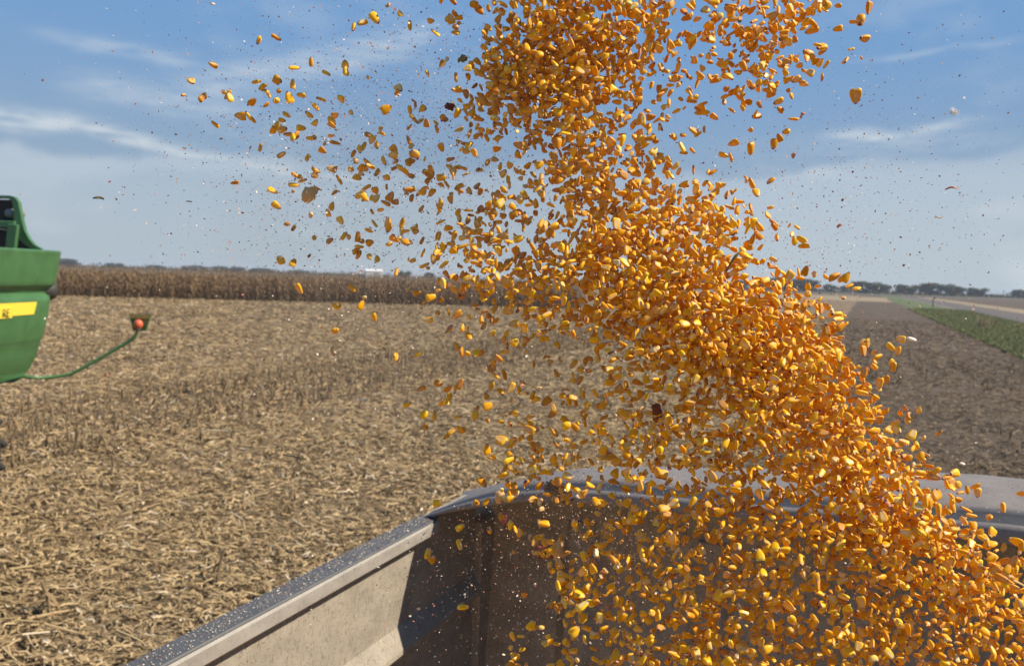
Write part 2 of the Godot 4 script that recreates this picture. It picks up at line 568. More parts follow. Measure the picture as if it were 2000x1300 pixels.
# ---------------------------------------------------------------- roadside
func roadside() -> void:
	var post := base("marker_post", out_in_field(158.9, 11.0), -ROW)
	put("post", one_box(Vector3(0, 0.75, 0), Vector3(0.14, 1.5, 0.14), 0.02), paint(Color(0.10, 0.085, 0.07), 0.9), post)
	put("cap", one_box(Vector3(0, 1.53, 0), Vector3(0.19, 0.06, 0.19), 0.015), paint(Color(0.13, 0.11, 0.09), 0.9), post)
	tag(post, "thin dark post standing on the grass verge far along the road", "post")
	var m := tinted(0.9)
	var r := RandomNumberGenerator.new()
	r.seed = 5
	var weeds := [[69.5, 8.2, 1.25, "taller dry tan weed on the grass verge near the right picture edge"], [74.7, 9.4, 0.75, "shorter dry tan weed right of the taller one on the verge"]]
	for w in weeds:
		var st := start()
		var tall: float = w[2]
		for i in 55:
			var a := r.randf() * TAU
			var d := r.randf() * 0.32
			var root := Vector3(cos(a) * d, 0, sin(a) * d)
			leaf_strip(st, root, Vector3(r.randfn() * 0.12, 1, r.randfn() * 0.12).normalized(), tall * r.randf_range(0.5, 1.05), 0.05, r.randf_range(0.0, 0.5), Color(0.55, 0.42, 0.27).lerp(Color(0.33, 0.24, 0.14), r.randf()), 3)
		var o := base("dry_weed", out_in_field(w[0], w[1]))
		put("stems", done(st), m, o)
		tag(o, w[3], "weed", "dry weeds on the verge")
	# blades of grass on the near part of the verge
	var blade := start()
	for i in 7:
		var a := r.randf() * TAU
		leaf_strip(blade, Vector3(r.randf_range(-0.1, 0.1), 0, r.randf_range(-0.1, 0.1)), Vector3(cos(a) * 0.5, 1, sin(a) * 0.5).normalized(), r.randf_range(0.12, 0.24), 0.012, 0.8, Color.WHITE, 2)
	var tuft := done(blade)
	var places := []
	var tints := PackedColorArray()
	for i in 24000:
		var t := 22.0 + 110.0 * pow(r.randf(), 1.6)
		var p := r.randf_range(6.3, 13.1)
		var s := r.randf_range(0.7, 1.5) * (1.0 + t / 90.0)
		places.append(Transform3D(Basis(Vector3.UP, r.randf() * TAU).scaled(Vector3(s, s * 0.85, s)), out_in_field(t, p)))
		var dry := r.randf()
		tints.append(Color(0.055, 0.10, 0.025).lerp(Color(0.11, 0.125, 0.04), r.randf()) if dry > 0.12 else Color(0.26, 0.21, 0.11))
	tag(scatter("verge_grass", tuft, m, places, tints), "short green grass growing on the verge by the road", "grass", "", "stuff")

# ---------------------------------------------------------------- residue on the harvested field
func husk(sed: int, length: float, wide: float, curl: float) -> ArrayMesh:
	var r := RandomNumberGenerator.new()
	r.seed = sed
	var st := start()
	var rows := []
	var segs := 5
	for i in segs + 1:
		var k := float(i) / segs
		var w := wide * sin(PI * clampf(k * 0.9 + 0.1, 0, 1)) * 0.5 + 0.001
		var y := 0.012 + curl * sin(k * PI * r.randf_range(0.7, 1.6)) * length
		var x := (k - 0.5) * length
		var side := r.randf_range(-0.12, 0.12) * length
		rows.append([Vector3(x, y + w * 0.5, side - w), Vector3(x, y, side), Vector3(x, y + w * 0.35, side + w)])
	loft(st, rows)
	return done(st)

func residue() -> void:
	var m := tinted(0.85)
	m.albedo_color = Color(0.91, 0.9, 0.9).linear_to_srgb()
	var stalk := start()
	tube(stalk, [Vector3(-0.5, 0.012, 0), Vector3(0, 0.016, 0.01), Vector3(0.5, 0.012, 0)], [0.011, 0.011, 0.009], 5)
	var shapes := [husk(1, 0.22, 0.03, 0.06), husk(2, 0.14, 0.026, 0.12), husk(3, 0.30, 0.02, 0.05), husk(4, 0.11, 0.042, 0.12), done(stalk)]
	var share := [0.3, 0.3, 0.16, 0.14, 0.1]
	var all := base("crop_residue")
	tag(all, "pale broken leaves, husks and stalks littering the harvested field", "crop residue", "", "stuff")
	# rings: from, to (metres), pieces per square metre, size
	var rings := [[3.6, 9.0, 620.0, 0.7], [9.0, 15.0, 330.0, 0.8], [15.0, 25.0, 160.0, 0.95], [25.0, 42.0, 60.0, 1.3], [42.0, 80.0, 15.0, 1.9]]
	var patch := FastNoiseLite.new()
	patch.seed = 77
	patch.frequency = 0.22
	for v in shapes.size():
		var places := []
		var tints := PackedColorArray()
		for g in rings:
			var spread := 1.42
			var n := int(0.5 * spread * (g[1] * g[1] - g[0] * g[0]) * g[2] * share[v])
			for i in n:
				var d := sqrt(lerpf(g[0] * g[0], g[1] * g[1], rng.randf()))
				var a := rng.randf_range(-0.71, 0.71)
				var w := Vector3(sin(a) * d, 0, -cos(a) * d)
				var t := w.x * sin(ROW) - w.z * cos(ROW)
				var p := w.x * cos(ROW) + w.z * sin(ROW)
				if p > 6.7 or (p > -1.3 and p < 1.7 and t < 2.9): continue
				var right := p > -1.6 + patch.get_noise_2d(t * 2.0, 3.0) * 0.7
				var row_phase := absf(fposmod(p / 0.76, 1.0) - 0.5) * 2.0
				var lush := patch.get_noise_2d(w.x, w.z) * 0.5 + 0.5
				if rng.randf() > (0.8 if right else 1.0) * (0.45 + 0.75 * lush): continue
				var s: float = g[3] * rng.randf_range(0.5, 1.25) * (0.75 if right else 1.0)
				var lay := rng.randf_range(-0.35, 0.35)
				# most pieces lie roughly across the rows, as the machine spread them
				var turn := rng.randfn() * 0.75 - ROW * 0.4
				var b := Basis(Vector3.UP, turn) * Basis(Vector3.BACK, lay) * Basis(Vector3.RIGHT, rng.randf_range(-0.9, 0.9))
				var k := Vector3(s, s, s) if v < 4 else Vector3(s * rng.randf_range(0.15, 0.5), s, s)
				places.append(Transform3D(b * Basis.from_scale(k), w + Vector3.UP * (0.01 + rng.randf() * 0.05 * (1.0 - row_phase * 0.4))))
				var c := Color(0.50, 0.385, 0.215).lerp(Color(0.24, 0.17, 0.09), rng.randf())
				if rng.randf() < 0.05: c = Color(0.58, 0.50, 0.37)
				if right: c = c.lerp(Color(0.15, 0.115, 0.085), 0.6)  # pieces on this side are mixed towards a darker brown
				tints.append(c)
		scatter("litter", shapes[v], m, places, tints, all)
	# cut stalks left standing in rows
	var cut := start()
	cut.set_color(Color.WHITE)
	tube(cut, [Vector3(0, -0.02, 0), Vector3(0.01, 0.16, 0), Vector3(0.0, 0.3, 0.01)], [0.014, 0.012, 0.011], 6)
	leaf_strip(cut, Vector3(0, 0.2, 0), Vector3(0.8, 0.5, 0.2).normalized(), 0.22, 0.03, 3.0, Color(0.9, 0.85, 0.75), 3)
	leaf_strip(cut, Vector3(0, 0.12, 0), Vector3(-0.7, 0.5, -0.4).normalized(), 0.2, 0.028, 3.4, Color(0.8, 0.75, 0.65), 3)
	var places := []
	var tints := PackedColorArray()
	for row in range(-64, 8):
		var t := 3.0
		while t < 62.0:
			var w := out_in_field(t + rng.randfn() * 0.03, row * 0.76 + 0.3 + rng.randfn() * 0.05)
			var keep := patch.get_noise_2d(w.x * 0.35 + 50.0, w.z * 0.35)
			if -w.z > 4.0 and absf(w.x) < -w.z * 0.85 + 1.0 and rng.randf() < (0.95 if row > -20 and row < -13 else 0.06 + keep * 0.35) and not (row > -3 and row < 3 and t < 3.2):
				var s := rng.randf_range(0.4, 1.05) * (1.25 if row > -20 and row < -13 else 1.0)
				places.append(Transform3D((Basis(Vector3.UP, rng.randf() * TAU) * Basis(Vector3.RIGHT, rng.randfn() * 0.35)).scaled(Vector3(1.1, s, 1.1)), w))
				tints.append(Color(0.27, 0.20, 0.115).lerp(Color(0.13, 0.09, 0.055), rng.randf()))
			t += rng.randf_range(0.10, 0.2)
	tag(scatter("cut_stalks", done(cut), m, places, tints), "short cut maize stalks left standing in rows", "stubble", "", "stuff")

# ---------------------------------------------------------------- combine harvester at the left
func combine() -> void:
	var green := StandardMaterial3D.new()
	green.albedo_texture = noise_texture(41, 0.02, [Color(0.048, 0.15, 0.05), Color(0.06, 0.172, 0.06), Color(0.085, 0.175, 0.078)], [0.3, 0.55, 0.85])
	green.albedo_texture = speckle(43, Color(0.056, 0.15, 0.058), Color(0.17, 0.20, 0.13), 420, false)
	green.roughness = 0.48
	green.roughness_texture = noise_texture(42, 0.03, [Color(0.45, 0.45, 0.45), Color(0.75, 0.75, 0.75)], [0.3, 0.7])
	triplanar(green, 0.6)
	var black := paint(Color(0.012, 0.012, 0.013), 0.7)
	var dark_finish := paint(Color(0.02, 0.02, 0.02), 0.85)  # tyre rubber
	var dark_metal := paint(Color(0.09, 0.085, 0.085), 0.55)
	var yellow := paint(Color(0.80, 0.60, 0.06), 0.5)
	var ox := -7.0
	var oz := -7.4
	var o := base("combine_harvester", Vector3(ox, 0, oz))
	tag(o, "green combine harvester with yellow stripe, its rear corner at the left edge", "combine harvester")
	# outline in plan (x right, ahead), then how far each height is set in from it
	var plan := []
	plan.append(Vector2(-4.93, 4.2)); plan.append(Vector2(-4.93, 5.6)); plan.append(Vector2(-4.93, 7.0)); plan.append(Vector2(-4.93, 8.0)); plan.append(Vector2(-4.933, 8.68))
	for i in 9:
		var a := PI / 2 * (i + 1) / 9.0
		plan.append(Vector2(-5.32 + 0.387 * cos(a), 8.68 + 0.36 * sin(a)))
	plan.append(Vector2(-6.4, 9.05))
	for i in 7:
		var a := PI / 2 + PI / 2 * i / 6.0
		plan.append(Vector2(-7.4 + 0.42 * cos(a), 8.62 + 0.42 * sin(a)))
	plan.append(Vector2(-7.82, 4.2))
	var normals := []
	for i in plan.size():
		var d: Vector2 = (plan[mini(i + 1, plan.size() - 1)] - plan[maxi(i - 1, 0)]).normalized()
		normals.append(Vector2(d.y, -d.x))
	var ring := func(y: float, inset: float) -> Array:
		var r := []
		for i in plan.size():
			var q: Vector2 = plan[i] - normals[i] * inset
			r.append(Vector3(q.x - ox, y, -q.y - oz))
		return r
	var sections := [
		["rim_panel", [[2.86, 0.10], [2.885, 0.075], [2.895, 0.02], [2.89, 0.0], [2.875, -0.003], [2.86, 0.0], [2.80, 0.01], [2.66, 0.03], [2.57, 0.048], [2.53, 0.056], [2.52, 0.064]]],
		["groove_panel", [[2.52, 0.064], [2.455, 0.135], [2.435, 0.14], [2.425, 0.136]]],
		["side_panel", [[2.425, 0.136], [2.41, 0.114], [2.40, 0.105], [2.34, 0.107], [2.2, 0.125], [2.05, 0.155], [1.945, 0.182], [1.925, 0.19]]],
		["lower_panel", [[1.925, 0.19], [1.91, 0.2], [1.8, 0.225], [1.7, 0.26], [1.6, 0.31], [1.52, 0.365], [1.485, 0.41], [1.47, 0.45], [1.475, 0.50]]]]
	for s in sections:
		var st := start(false)
		var rows := []
		for q in s[1]: rows.append(ring.call(q[0], q[1]))
		loft(st, rows)
		put(s[0], done(st), green, o)
	# deck inside the rim and floor under the body
	for e in [["deck", 2.845, 0.06], ["underside", 1.485, 0.47]]:
		var pts := PackedVector2Array()
		for v in ring.call(0.0, e[2]): pts.append(Vector2(v.x, v.z))
		var y: float = e[1]
		put(e[0], slab(pts, 0.02, func(q, d): return Vector3(q.x, y - d, q.y)), black, o)
	# hood at the top: green curved edge, black inside
	var edge := []     # across (x), up
	for q in [[-6.9, 3.43], [-5.6, 3.44], [-5.27, 3.445], [-5.215, 3.43], [-5.18, 3.38], [-5.165, 3.30], [-5.144, 3.196], [-5.119, 3.09], [-5.07, 3.0], [-5.02, 2.945], [-4.95, 2.905]]:
		edge.append(Vector2(q[0] - ox, q[1]))
	var inner := []
	for q in [[-4.99, 2.885], [-5.07, 2.915], [-5.13, 2.955], [-5.185, 3.01], [-5.215, 3.1], [-5.225, 3.2], [-5.233, 3.33], [-5.245, 3.395], [-5.29, 3.415], [-5.6, 3.41], [-6.9, 3.40]]:
		inner.append(Vector2(q[0] - ox, q[1]))
	var rim := PackedVector2Array(edge + inner)
	put("hood_edge", slab(rim, 0.05, func(q, d): return Vector3(q.x, q.y, -8.42 - d - oz)), green, o)
	var back := []
	for q in inner: back.append(q + Vector2(-0.002, -0.002))
	back.append(Vector2(-6.9 - ox, 2.86))
	put("hood_lining", slab(PackedVector2Array(back), 0.03, func(q, d): return Vector3(q.x, q.y, -8.55 - d - oz)), black, o)
	put("cross_bar", one_box(Vector3(-5.75 - ox, 3.145, -8.42 - oz), Vector3(1.1, 0.075, 0.06), 0.008), green, o)
	put("post", one_box(Vector3(-5.17 - ox, 3.0, -8.3 - oz), Vector3(0.10, 0.29, 0.05), 0.006, Basis(Vector3.BACK, -0.12)), green, o)
	var pipe := start(false)
	tube(pipe, [Vector3(-5.3 - ox, 3.265, -8.45 - oz), Vector3(-5.3 - ox, 3.27, -8.66 - oz)], [0.045, 0.05], 12)
	put("pipe_end", done(pipe), paint(Color(0.25, 0.24, 0.23), 0.6), o)
	var hose := start(false)
	tube(hose, [Vector3(-5.6 - ox, 3.13, -8.35 - oz), Vector3(-5.42 - ox, 3.1, -8.34 - oz), Vector3(-5.25 - ox, 3.08, -8.34 - oz), Vector3(-5.18 - ox, 3.12, -8.36 - oz)], [0.012, 0.012, 0.012, 0.012], 6)
	put("hose", done(hose), dark_metal, o)
	# dark round cap on the rear corner
	var cap := start(false)
	tube(cap, [Vector3(-5.25 - ox, 2.47, -8.72 - oz), Vector3(-5.085 - ox, 2.465, -8.845 - oz), Vector3(-5.045 - ox, 2.463, -8.875 - oz), Vector3(-5.035 - ox, 2.462, -8.88 - oz)], [0.115, 0.112, 0.085, 0.03], 16)
	put("round_cap", done(cap), paint(Color(0.045, 0.042, 0.042), 0.6), o)
	# yellow stripe with lettering, 3 mm proud of the side panel
	var inset := func(y: float) -> float: return lerpf(0.107, 0.125, clampf((2.34 - y) / 0.14, 0, 1))
	var plate := func(z0: float, z1: float, y0: float, y1: float, proud: float, slant := 0.0) -> ArrayMesh:
		var st := start()
		var f := []
		for y in [y0, y1]:
			for z in [z0, z1 + (slant if y == y1 else 0.0)]:
				for pr in [0.0, proud]:
					f.append(Vector3(-4.93 - inset.call(y) + pr - ox, y, -z - oz))
		quad(st, f[1], f[3], f[7], f[5]); quad(st, f[0], f[1], f[5], f[4]); quad(st, f[2], f[6], f[7], f[3]); quad(st, f[4], f[5], f[7], f[6]); quad(st, f[0], f[2], f[3], f[1])
		return done(st)
	var stripe := put("stripe", plate.call(4.3, 8.46, 2.215, 2.345, 0.004, 0.03), yellow, o)
	stripe.set_meta("label", "yellow stripe along the green side")
	put("name_plate", plate.call(7.05, 8.085, 2.195, 2.305, 0.008), yellow, o)
	var tm := TextMesh.new()
	var font := SystemFont.new()
	font.font_names = PackedStringArray(["Droid Sans"])
	font.font_weight = 500
	tm.font = font
	tm.text = "RE"
	tm.font_size = 48
	tm.pixel_size = 0.0023
	tm.depth = 0.004
	var text := put("lettering", tm, paint(Color(0.02, 0.035, 0.015), 0.6), stripe)
	text.position = Vector3(-4.93 - 0.117 + 0.0095 - ox, 2.247, -7.975 - oz)
	text.rotation = Vector3(0, PI / 2, 0)
	# warning arm with sign panel and lamp
	var arm := start(false)
	var pts := []
	for q in [[-5.33, 1.52, 8.7], [-5.24, 1.485, 8.85], [-5.10, 1.49, 8.95], [-4.97, 1.515, 9.0], [-4.87, 1.575, 9.04], [-4.65, 1.72, 9.12], [-4.45, 1.855, 9.18], [-4.35, 1.925, 9.2], [-4.315, 1.975, 9.2], [-4.30, 2.05, 9.2]]:
		pts.append(Vector3(q[0] - ox, q[1], -q[2] - oz))
	tube(arm, pts, [0.02, 0.02, 0.02, 0.02, 0.02, 0.02, 0.02, 0.02, 0.02, 0.018], 8)
	var bar := put("warning_arm", done(arm), green, o)
	var panel := PackedVector2Array([Vector2(-4.42 - ox, 2.20), Vector2(-4.17 - ox, 2.205), Vector2(-4.225 - ox, 2.015), Vector2(-4.375 - ox, 2.015)])
	put("sign_panel", slab(panel, 0.012, func(q, d): return Vector3(q.x, q.y, -9.245 - d - oz)), green, bar)
	var top := PackedVector2Array([Vector2(-4.413 - ox, 2.197), Vector2(-4.177 - ox, 2.202), Vector2(-4.192 - ox, 2.158), Vector2(-4.407 - ox, 2.155)])
	put("reflective_strip", slab(top, 0.004, func(q, d): return Vector3(q.x, q.y, -9.24 - d - oz)), paint(Color(0.36, 0.27, 0.10), 0.5), bar)
	var dome := start(false)
	var rows := []
	for i in 9:
		var a := PI * i / 8.0
		var r := []
		for j in 16:
			var b := TAU * j / 16.0
			r.append(Vector3(-4.287 - ox, 2.092, -9.19 - oz) + Vector3(sin(a) * cos(b) * 0.052, -cos(a) * 0.056, sin(a) * sin(b) * 0.05))
		rows.append(r)
	loft(dome, rows, true)
	put("lamp", done(dome), paint(Color(0.62, 0.12, 0.055), 0.3), bar)
	var collar := start(false)
	tube(collar, [Vector3(-4.297 - ox, 2.02, -9.195 - oz), Vector3(-4.293 - ox, 2.045, -9.193 - oz)], [0.028, 0.04], 12)
	put("lamp_base", done(collar), dark_metal, bar)
	# rear axle and tyre
	put("axle", one_box(Vector3(-6.3 - ox, 0.95, -7.06 - oz), Vector3(1.7, 0.22, 0.24), 0.02), green, o)
	put("axle_mount", one_box(Vector3(-6.4 - ox, 1.28, -7.06 - oz), Vector3(0.5, 0.45, 0.4), 0.02), green, o)
	var tyre := start(false)
	var prof := [[0.42, -0.2], [0.62, -0.235], [0.76, -0.22], [0.815, -0.17], [0.825, 0.0], [0.815, 0.17], [0.76, 0.22], [0.62, 0.235], [0.42, 0.2]]
	rows = []
	for i in 41:
		var a := TAU * i / 40.0
		var r := []
		for q in prof: r.append(Vector3(q[1], sin(a) * q[0], cos(a) * q[0]))
		rows.append(r)
	loft(tyre, rows)
	for i in 22:
		for s in [-1, 1]:
			var a := TAU * (i + (0.5 if s > 0 else 0.0)) / 22.0
			box(tyre, Vector3(s * 0.11, sin(a) * 0.83, cos(a) * 0.83), Vector3(0.24, 0.06, 0.05), Basis(Vector3.RIGHT, PI / 2 - a) * Basis(Vector3.UP, s * 0.5) , 0.01)
	var wheel := put("wheel", done(tyre), dark_finish, o)
	wheel.position = Vector3(-5.25 - ox, 0.87, -7.10 - oz)
	var rimst := start(false)
	tube(rimst, [Vector3(-0.16, 0, 0), Vector3(0.1, 0, 0)], [0.43, 0.43], 24)
	put("wheel_rim", done(rimst), yellow, wheel)
	var hub := start(false)
	tube(hub, [Vector3(-0.3, 0, 0), Vector3(0.17, 0, 0)], [0.12, 0.10], 14)
	put("hub", done(hub), green, wheel)

# ---------------------------------------------------------------- grain trailer
func trailer() -> void:
	var sheet := StandardMaterial3D.new()      # pale sheet with grain-blasted specks
	sheet.albedo_texture = speckle(51, Color(0.305, 0.28, 0.242), Color(0.13, 0.10, 0.08), 6500, true)
	sheet.roughness = 0.75
	sheet.metallic = 0.1
	sheet.metallic_specular = 0.3
	triplanar(sheet, 1.6)
	var rail_side := StandardMaterial3D.new()
	rail_side.albedo_texture = speckle(54, Color(0.29, 0.275, 0.255), Color(0.12, 0.105, 0.10), 3200, true)
	rail_side.roughness = 0.5
	triplanar(rail_side, 2.3)
	var rail_top := StandardMaterial3D.new()
	rail_top.albedo_texture = speckle(55, Color(0.075, 0.08, 0.088), Color(0.15, 0.145, 0.135), 1300, false)
	rail_top.roughness = 0.55
	triplanar(rail_top, 2.0)
	var cover := StandardMaterial3D.new()
	cover.albedo_texture = speckle(56, Color(0.185, 0.172, 0.168), Color(0.08, 0.056, 0.052), 3600, false)
	cover.roughness = 0.7
	triplanar(cover, 1.5)
	var dark_finish := StandardMaterial3D.new()  # dark blue-grey with pale specks, for the band behind the cap flange
	dark_finish.albedo_texture = speckle(57, Color(0.035, 0.042, 0.055), Color(0.15, 0.13, 0.12), 700, false)
	dark_finish.roughness = 0.6
	triplanar(dark_finish, 2.0)
	var o := base("grain_trailer", Vector3.ZERO, -ROW)
	tag(o, "open grain trailer box with pale side wall and grey domed front cap", "grain trailer")
	var top := 2.05
	var near := 2.4          # the box reaches this far behind the eye
	var left := -1.135
	var right := 1.56
	# left wall: ribs stand out of the sheet
	var bands := [[0.0, -0.252], [-0.35, -0.60], [-0.70, -0.95], [-1.05, -1.30]]
	for b in bands:
		var st := start()
		var rows := []
		for z in [-2.35, -1.2, 0.0, near]:
			var r := []
			for q in [[0.0, b[0]], [0.0, b[1]], [0.032, b[1] - 0.05], [0.034, b[1] - 0.062], [0.0, b[1] - 0.098]]:
				r.append(Vector3(left + q[0], top - 0.02 + q[1], z))
			rows.append(r)
		loft(st, rows)
		put("side_panel", done(st), sheet, o)
	put("outer_sheet", one_box(Vector3(left - 0.03, top - 0.72, (near - 2.35) / 2), Vector3(0.04, 1.4, near + 2.35), 0.003), sheet, o)
	# left top rail: pale side faces, a thin dark blue-grey strip along the top
	put("top_rail", one_box(Vector3(-1.1235, top - 0.0225, (near - 2.018) / 2), Vector3(0.067, 0.041, near + 2.018), 0.006), rail_side, o)
	put("rail_top_strip", one_box(Vector3(-1.1250, top - 0.001, (near - 2.016) / 2), Vector3(0.063, 0.008, near + 2.016), 0.003), rail_top, o)
	# right wall and rail, floor and tail
	put("side_wall", one_box(Vector3(right + 0.02, top - 0.72, (near - 2.35) / 2), Vector3(0.05, 1.4, near + 2.35), 0.003), sheet, o)
	put("top_rail", one_box(Vector3(right, top - 0.0225, (near - 2.018) / 2), Vector3(0.067, 0.041, near + 2.018), 0.006), rail_side, o)
	put("floor", one_box(Vector3((left + right) / 2, top - 1.44, (near - 2.35) / 2), Vector3(right - left + 0.1, 0.06, near + 2.35), 0.003), sheet, o)
	put("tail_wall", one_box(Vector3((left + right) / 2, top - 0.72, near + 0.02), Vector3(right - left, 1.4, 0.04), 0.003), sheet, o)
	# front wall leans in towards its foot, with upright ribs
	var lean := Basis(Vector3.RIGHT, -0.5)
	var st := start()
	var rows := []
	for k in 2:
		var r := []
		var x := left - 0.01
		var y: float = [top - 0.08, top - 1.42][k]
		var z: float = [-2.46, -2.30][k]
		while x < right + 0.02:
			var f := fposmod((x - left) / 0.42, 1.0)
			r.append(Vector3(x, y, z + (0.028 if f > 0.72 and f < 0.95 else 0.0)))
			x += 0.035
		rows.append(r)
	loft(st, rows)
	put("front_wall", done(st), sheet, o)
	put("header_beam", one_box(Vector3((left + right) / 2, top - 0.135, -2.475), Vector3(right - left + 0.1, 0.10, 0.05), 0.006), sheet, o)
	put("corner_post", one_box(Vector3(left + 0.0, top - 0.78, -2.42), Vector3(0.05, 1.36, 0.16), 0.006), sheet, o)
	put("front_sheet", one_box(Vector3((left + right) / 2, top - 0.79, -2.52), Vector3(right - left + 0.1, 1.4, 0.03), 0.003), sheet, o)
	# domed cap over the front end
	var across := [[-0.055, -0.006], [-0.04, 0.002], [0.0, 0.016], [0.07, 0.04], [0.16, 0.066], [0.26, 0.09], [0.37, 0.107], [0.5, 0.117], [0.7, 0.124], [0.9, 0.132], [1.15, 0.145], [1.4, 0.157], [1.6, 0.158], [1.85, 0.15], [2.1, 0.13], [2.3, 0.10], [2.45, 0.07], [2.58, 0.03], [2.66, 0.0]]
	var lip := func(section: Array) -> Array:
		var out := []
		for q in section:
			var r := []
			for a in across:
				var rise: float = clampf(a[1] / 0.12, 0.0, 1.3)
				var sag: float = (1.0 - smoothstep(0.1, 1.3, a[0])) * 0.055 * clampf((q[0] - 0.06) / 0.4, 0.0, 1.0)
				r.append(Vector3(-1.09 + a[0] - q[2] * (1.0 - clampf((a[0] + 0.06) / 0.5, 0, 1)), top + a[1] + q[1] * (0.15 + 0.85 * rise) - sag, -1.995 - q[0]))
			out.append(r)
		return out
	var parts := [
		["cap_flange", [[0.02, 0.0, 0.0], [0.003, -0.001, 0.0], [0.0, 0.004, 0.0], [0.0, 0.026, 0.0], [0.004, 0.033, 0.0], [0.012, 0.036, 0.0]], cover],
		["cap_band", [[0.012, 0.036, 0.0], [0.02, 0.033, 0.0], [0.05, 0.034, 0.0], [0.062, 0.042, 0.0]], dark_finish],
		["cap_shell", [[0.062, 0.042, 0.0], [0.066, 0.050, 0.0], [0.075, 0.054, 0.0], [0.16, 0.062, 0.01], [0.26, 0.066, 0.03], [0.36, 0.062, 0.06], [0.44, 0.05, 0.09], [0.50, 0.025, 0.12], [0.53, -0.02, 0.13], [0.535, -0.12, 0.13]], cover]]
	for q in parts:
		var s := start(false)
		loft(s, lip.call(q[1]))
		put(q[0], done(s), q[2], o)
	var under := start(false)
	loft(under, lip.call([[0.02, 0.0, 0.0], [0.08, 0.03, 0.0], [0.3, 0.04, 0.02], [0.47, 0.02, 0.08], [0.52, -0.11, 0.12]]))
	put("cap_underside", done(under), sheet, o)
	# the board that closes the front under the arch of the cap
	var board := start()
	var high: Array = lip.call([[0.45, 0.02, 0.1]])[0]
	var far_high := []
	var foot := []
	var far_foot := []
	for v in high:
		far_high.append(v + Vector3(0, 0, -0.03))
		foot.append(Vector3(v.x, top - 0.24, v.z))
		far_foot.append(Vector3(v.x, top - 0.24, v.z - 0.03))
	loft(board, [far_foot, far_high, high, foot, far_foot])
	put("arch_board", done(board), sheet, o)

func speckle(sed: int, ground: Color, spot: Color, count: int, streaks: bool) -> ImageTexture:
	var size := 512
	var r := RandomNumberGenerator.new()
	r.seed = sed
	var n := FastNoiseLite.new()
	n.seed = sed
	n.frequency = 0.012
	var im := Image.create(size, size, false, Image.FORMAT_RGB8)
	for y in size:
		for x in size:
			# blend the far copy in near the edge so that the tile meets itself
			var v := n.get_noise_2d(x, y)
			if x > 384: v = lerpf(v, n.get_noise_2d(x - size, y), (x - 384) / 128.0)
			im.set_pixel(x, y, (ground * (1.0 + v * 0.28 + r.randf_range(-0.07, 0.07))).linear_to_srgb())
	for i in count:
		var p := Vector2i(r.randi() % size, r.randi() % size)
		var k := r.randf_range(0.25, 1.0)
		var tall := r.randi_range(1, 3) if not streaks or r.randf() < 0.7 else r.randi_range(4, 14)
		var wide := r.randi_range(1, 2 if tall > 3 else 4)
		for dy in tall:
			for dx in wide:
				var x := posmod(p.x + dx, size)
				var y := posmod(p.y + dy, size)
				im.set_pixel(x, y, im.get_pixel(x, y).lerp(spot.linear_to_srgb(), k * 0.8))
	return ImageTexture.create_from_image(im)

# ---------------------------------------------------------------- kernels
const BODY := Color(0.94, 0.50, 0.010)
const CROWN := Color(0.94, 0.64, 0.08)
const GERM := Color(0.86, 0.70, 0.36)
const TIP := Color(0.70, 0.44, 0.27)

# how wide and how thick each kind of kernel is, from tip (0) to crown (1), relative to its length
func kernel_rows(kind: int) -> Array:
	# [height along the kernel, half width, half thickness]
	match kind:
		0: return [[-0.44, 0.14, 0.11], [-0.37, 0.195, 0.15], [-0.22, 0.255, 0.185], [0.0, 0.31, 0.21], [0.2, 0.345, 0.22], [0.36, 0.33, 0.20], [0.45, 0.27, 0.15], [0.49, 0.15, 0.08]]
		4: return [[-0.30, 0.10, 0.08], [-0.24, 0.24, 0.16], [-0.1, 0.32, 0.20], [0.06, 0.33, 0.19], [0.12, 0.30, 0.15], [0.13, 0.2, 0.1]]
		1: return [[-0.43, 0.15, 0.13], [-0.36, 0.25, 0.22], [-0.2, 0.34, 0.30], [0.0, 0.395, 0.34], [0.18, 0.405, 0.35], [0.32, 0.37, 0.31], [0.43, 0.26, 0.22], [0.48, 0.13, 0.12]]
		2: return [[-0.44, 0.13, 0.11], [-0.36, 0.19, 0.155], [-0.2, 0.225, 0.18], [0.0, 0.245, 0.19], [0.2, 0.25, 0.195], [0.36, 0.235, 0.18], [0.45, 0.18, 0.13], [0.49, 0.1, 0.07]]
		_: return [[-0.43, 0.14, 0.10], [-0.33, 0.215, 0.135], [-0.14, 0.30, 0.165], [0.06, 0.375, 0.18], [0.24, 0.39, 0.18], [0.37, 0.37, 0.16], [0.45, 0.31, 0.12], [0.48, 0.19, 0.06]]

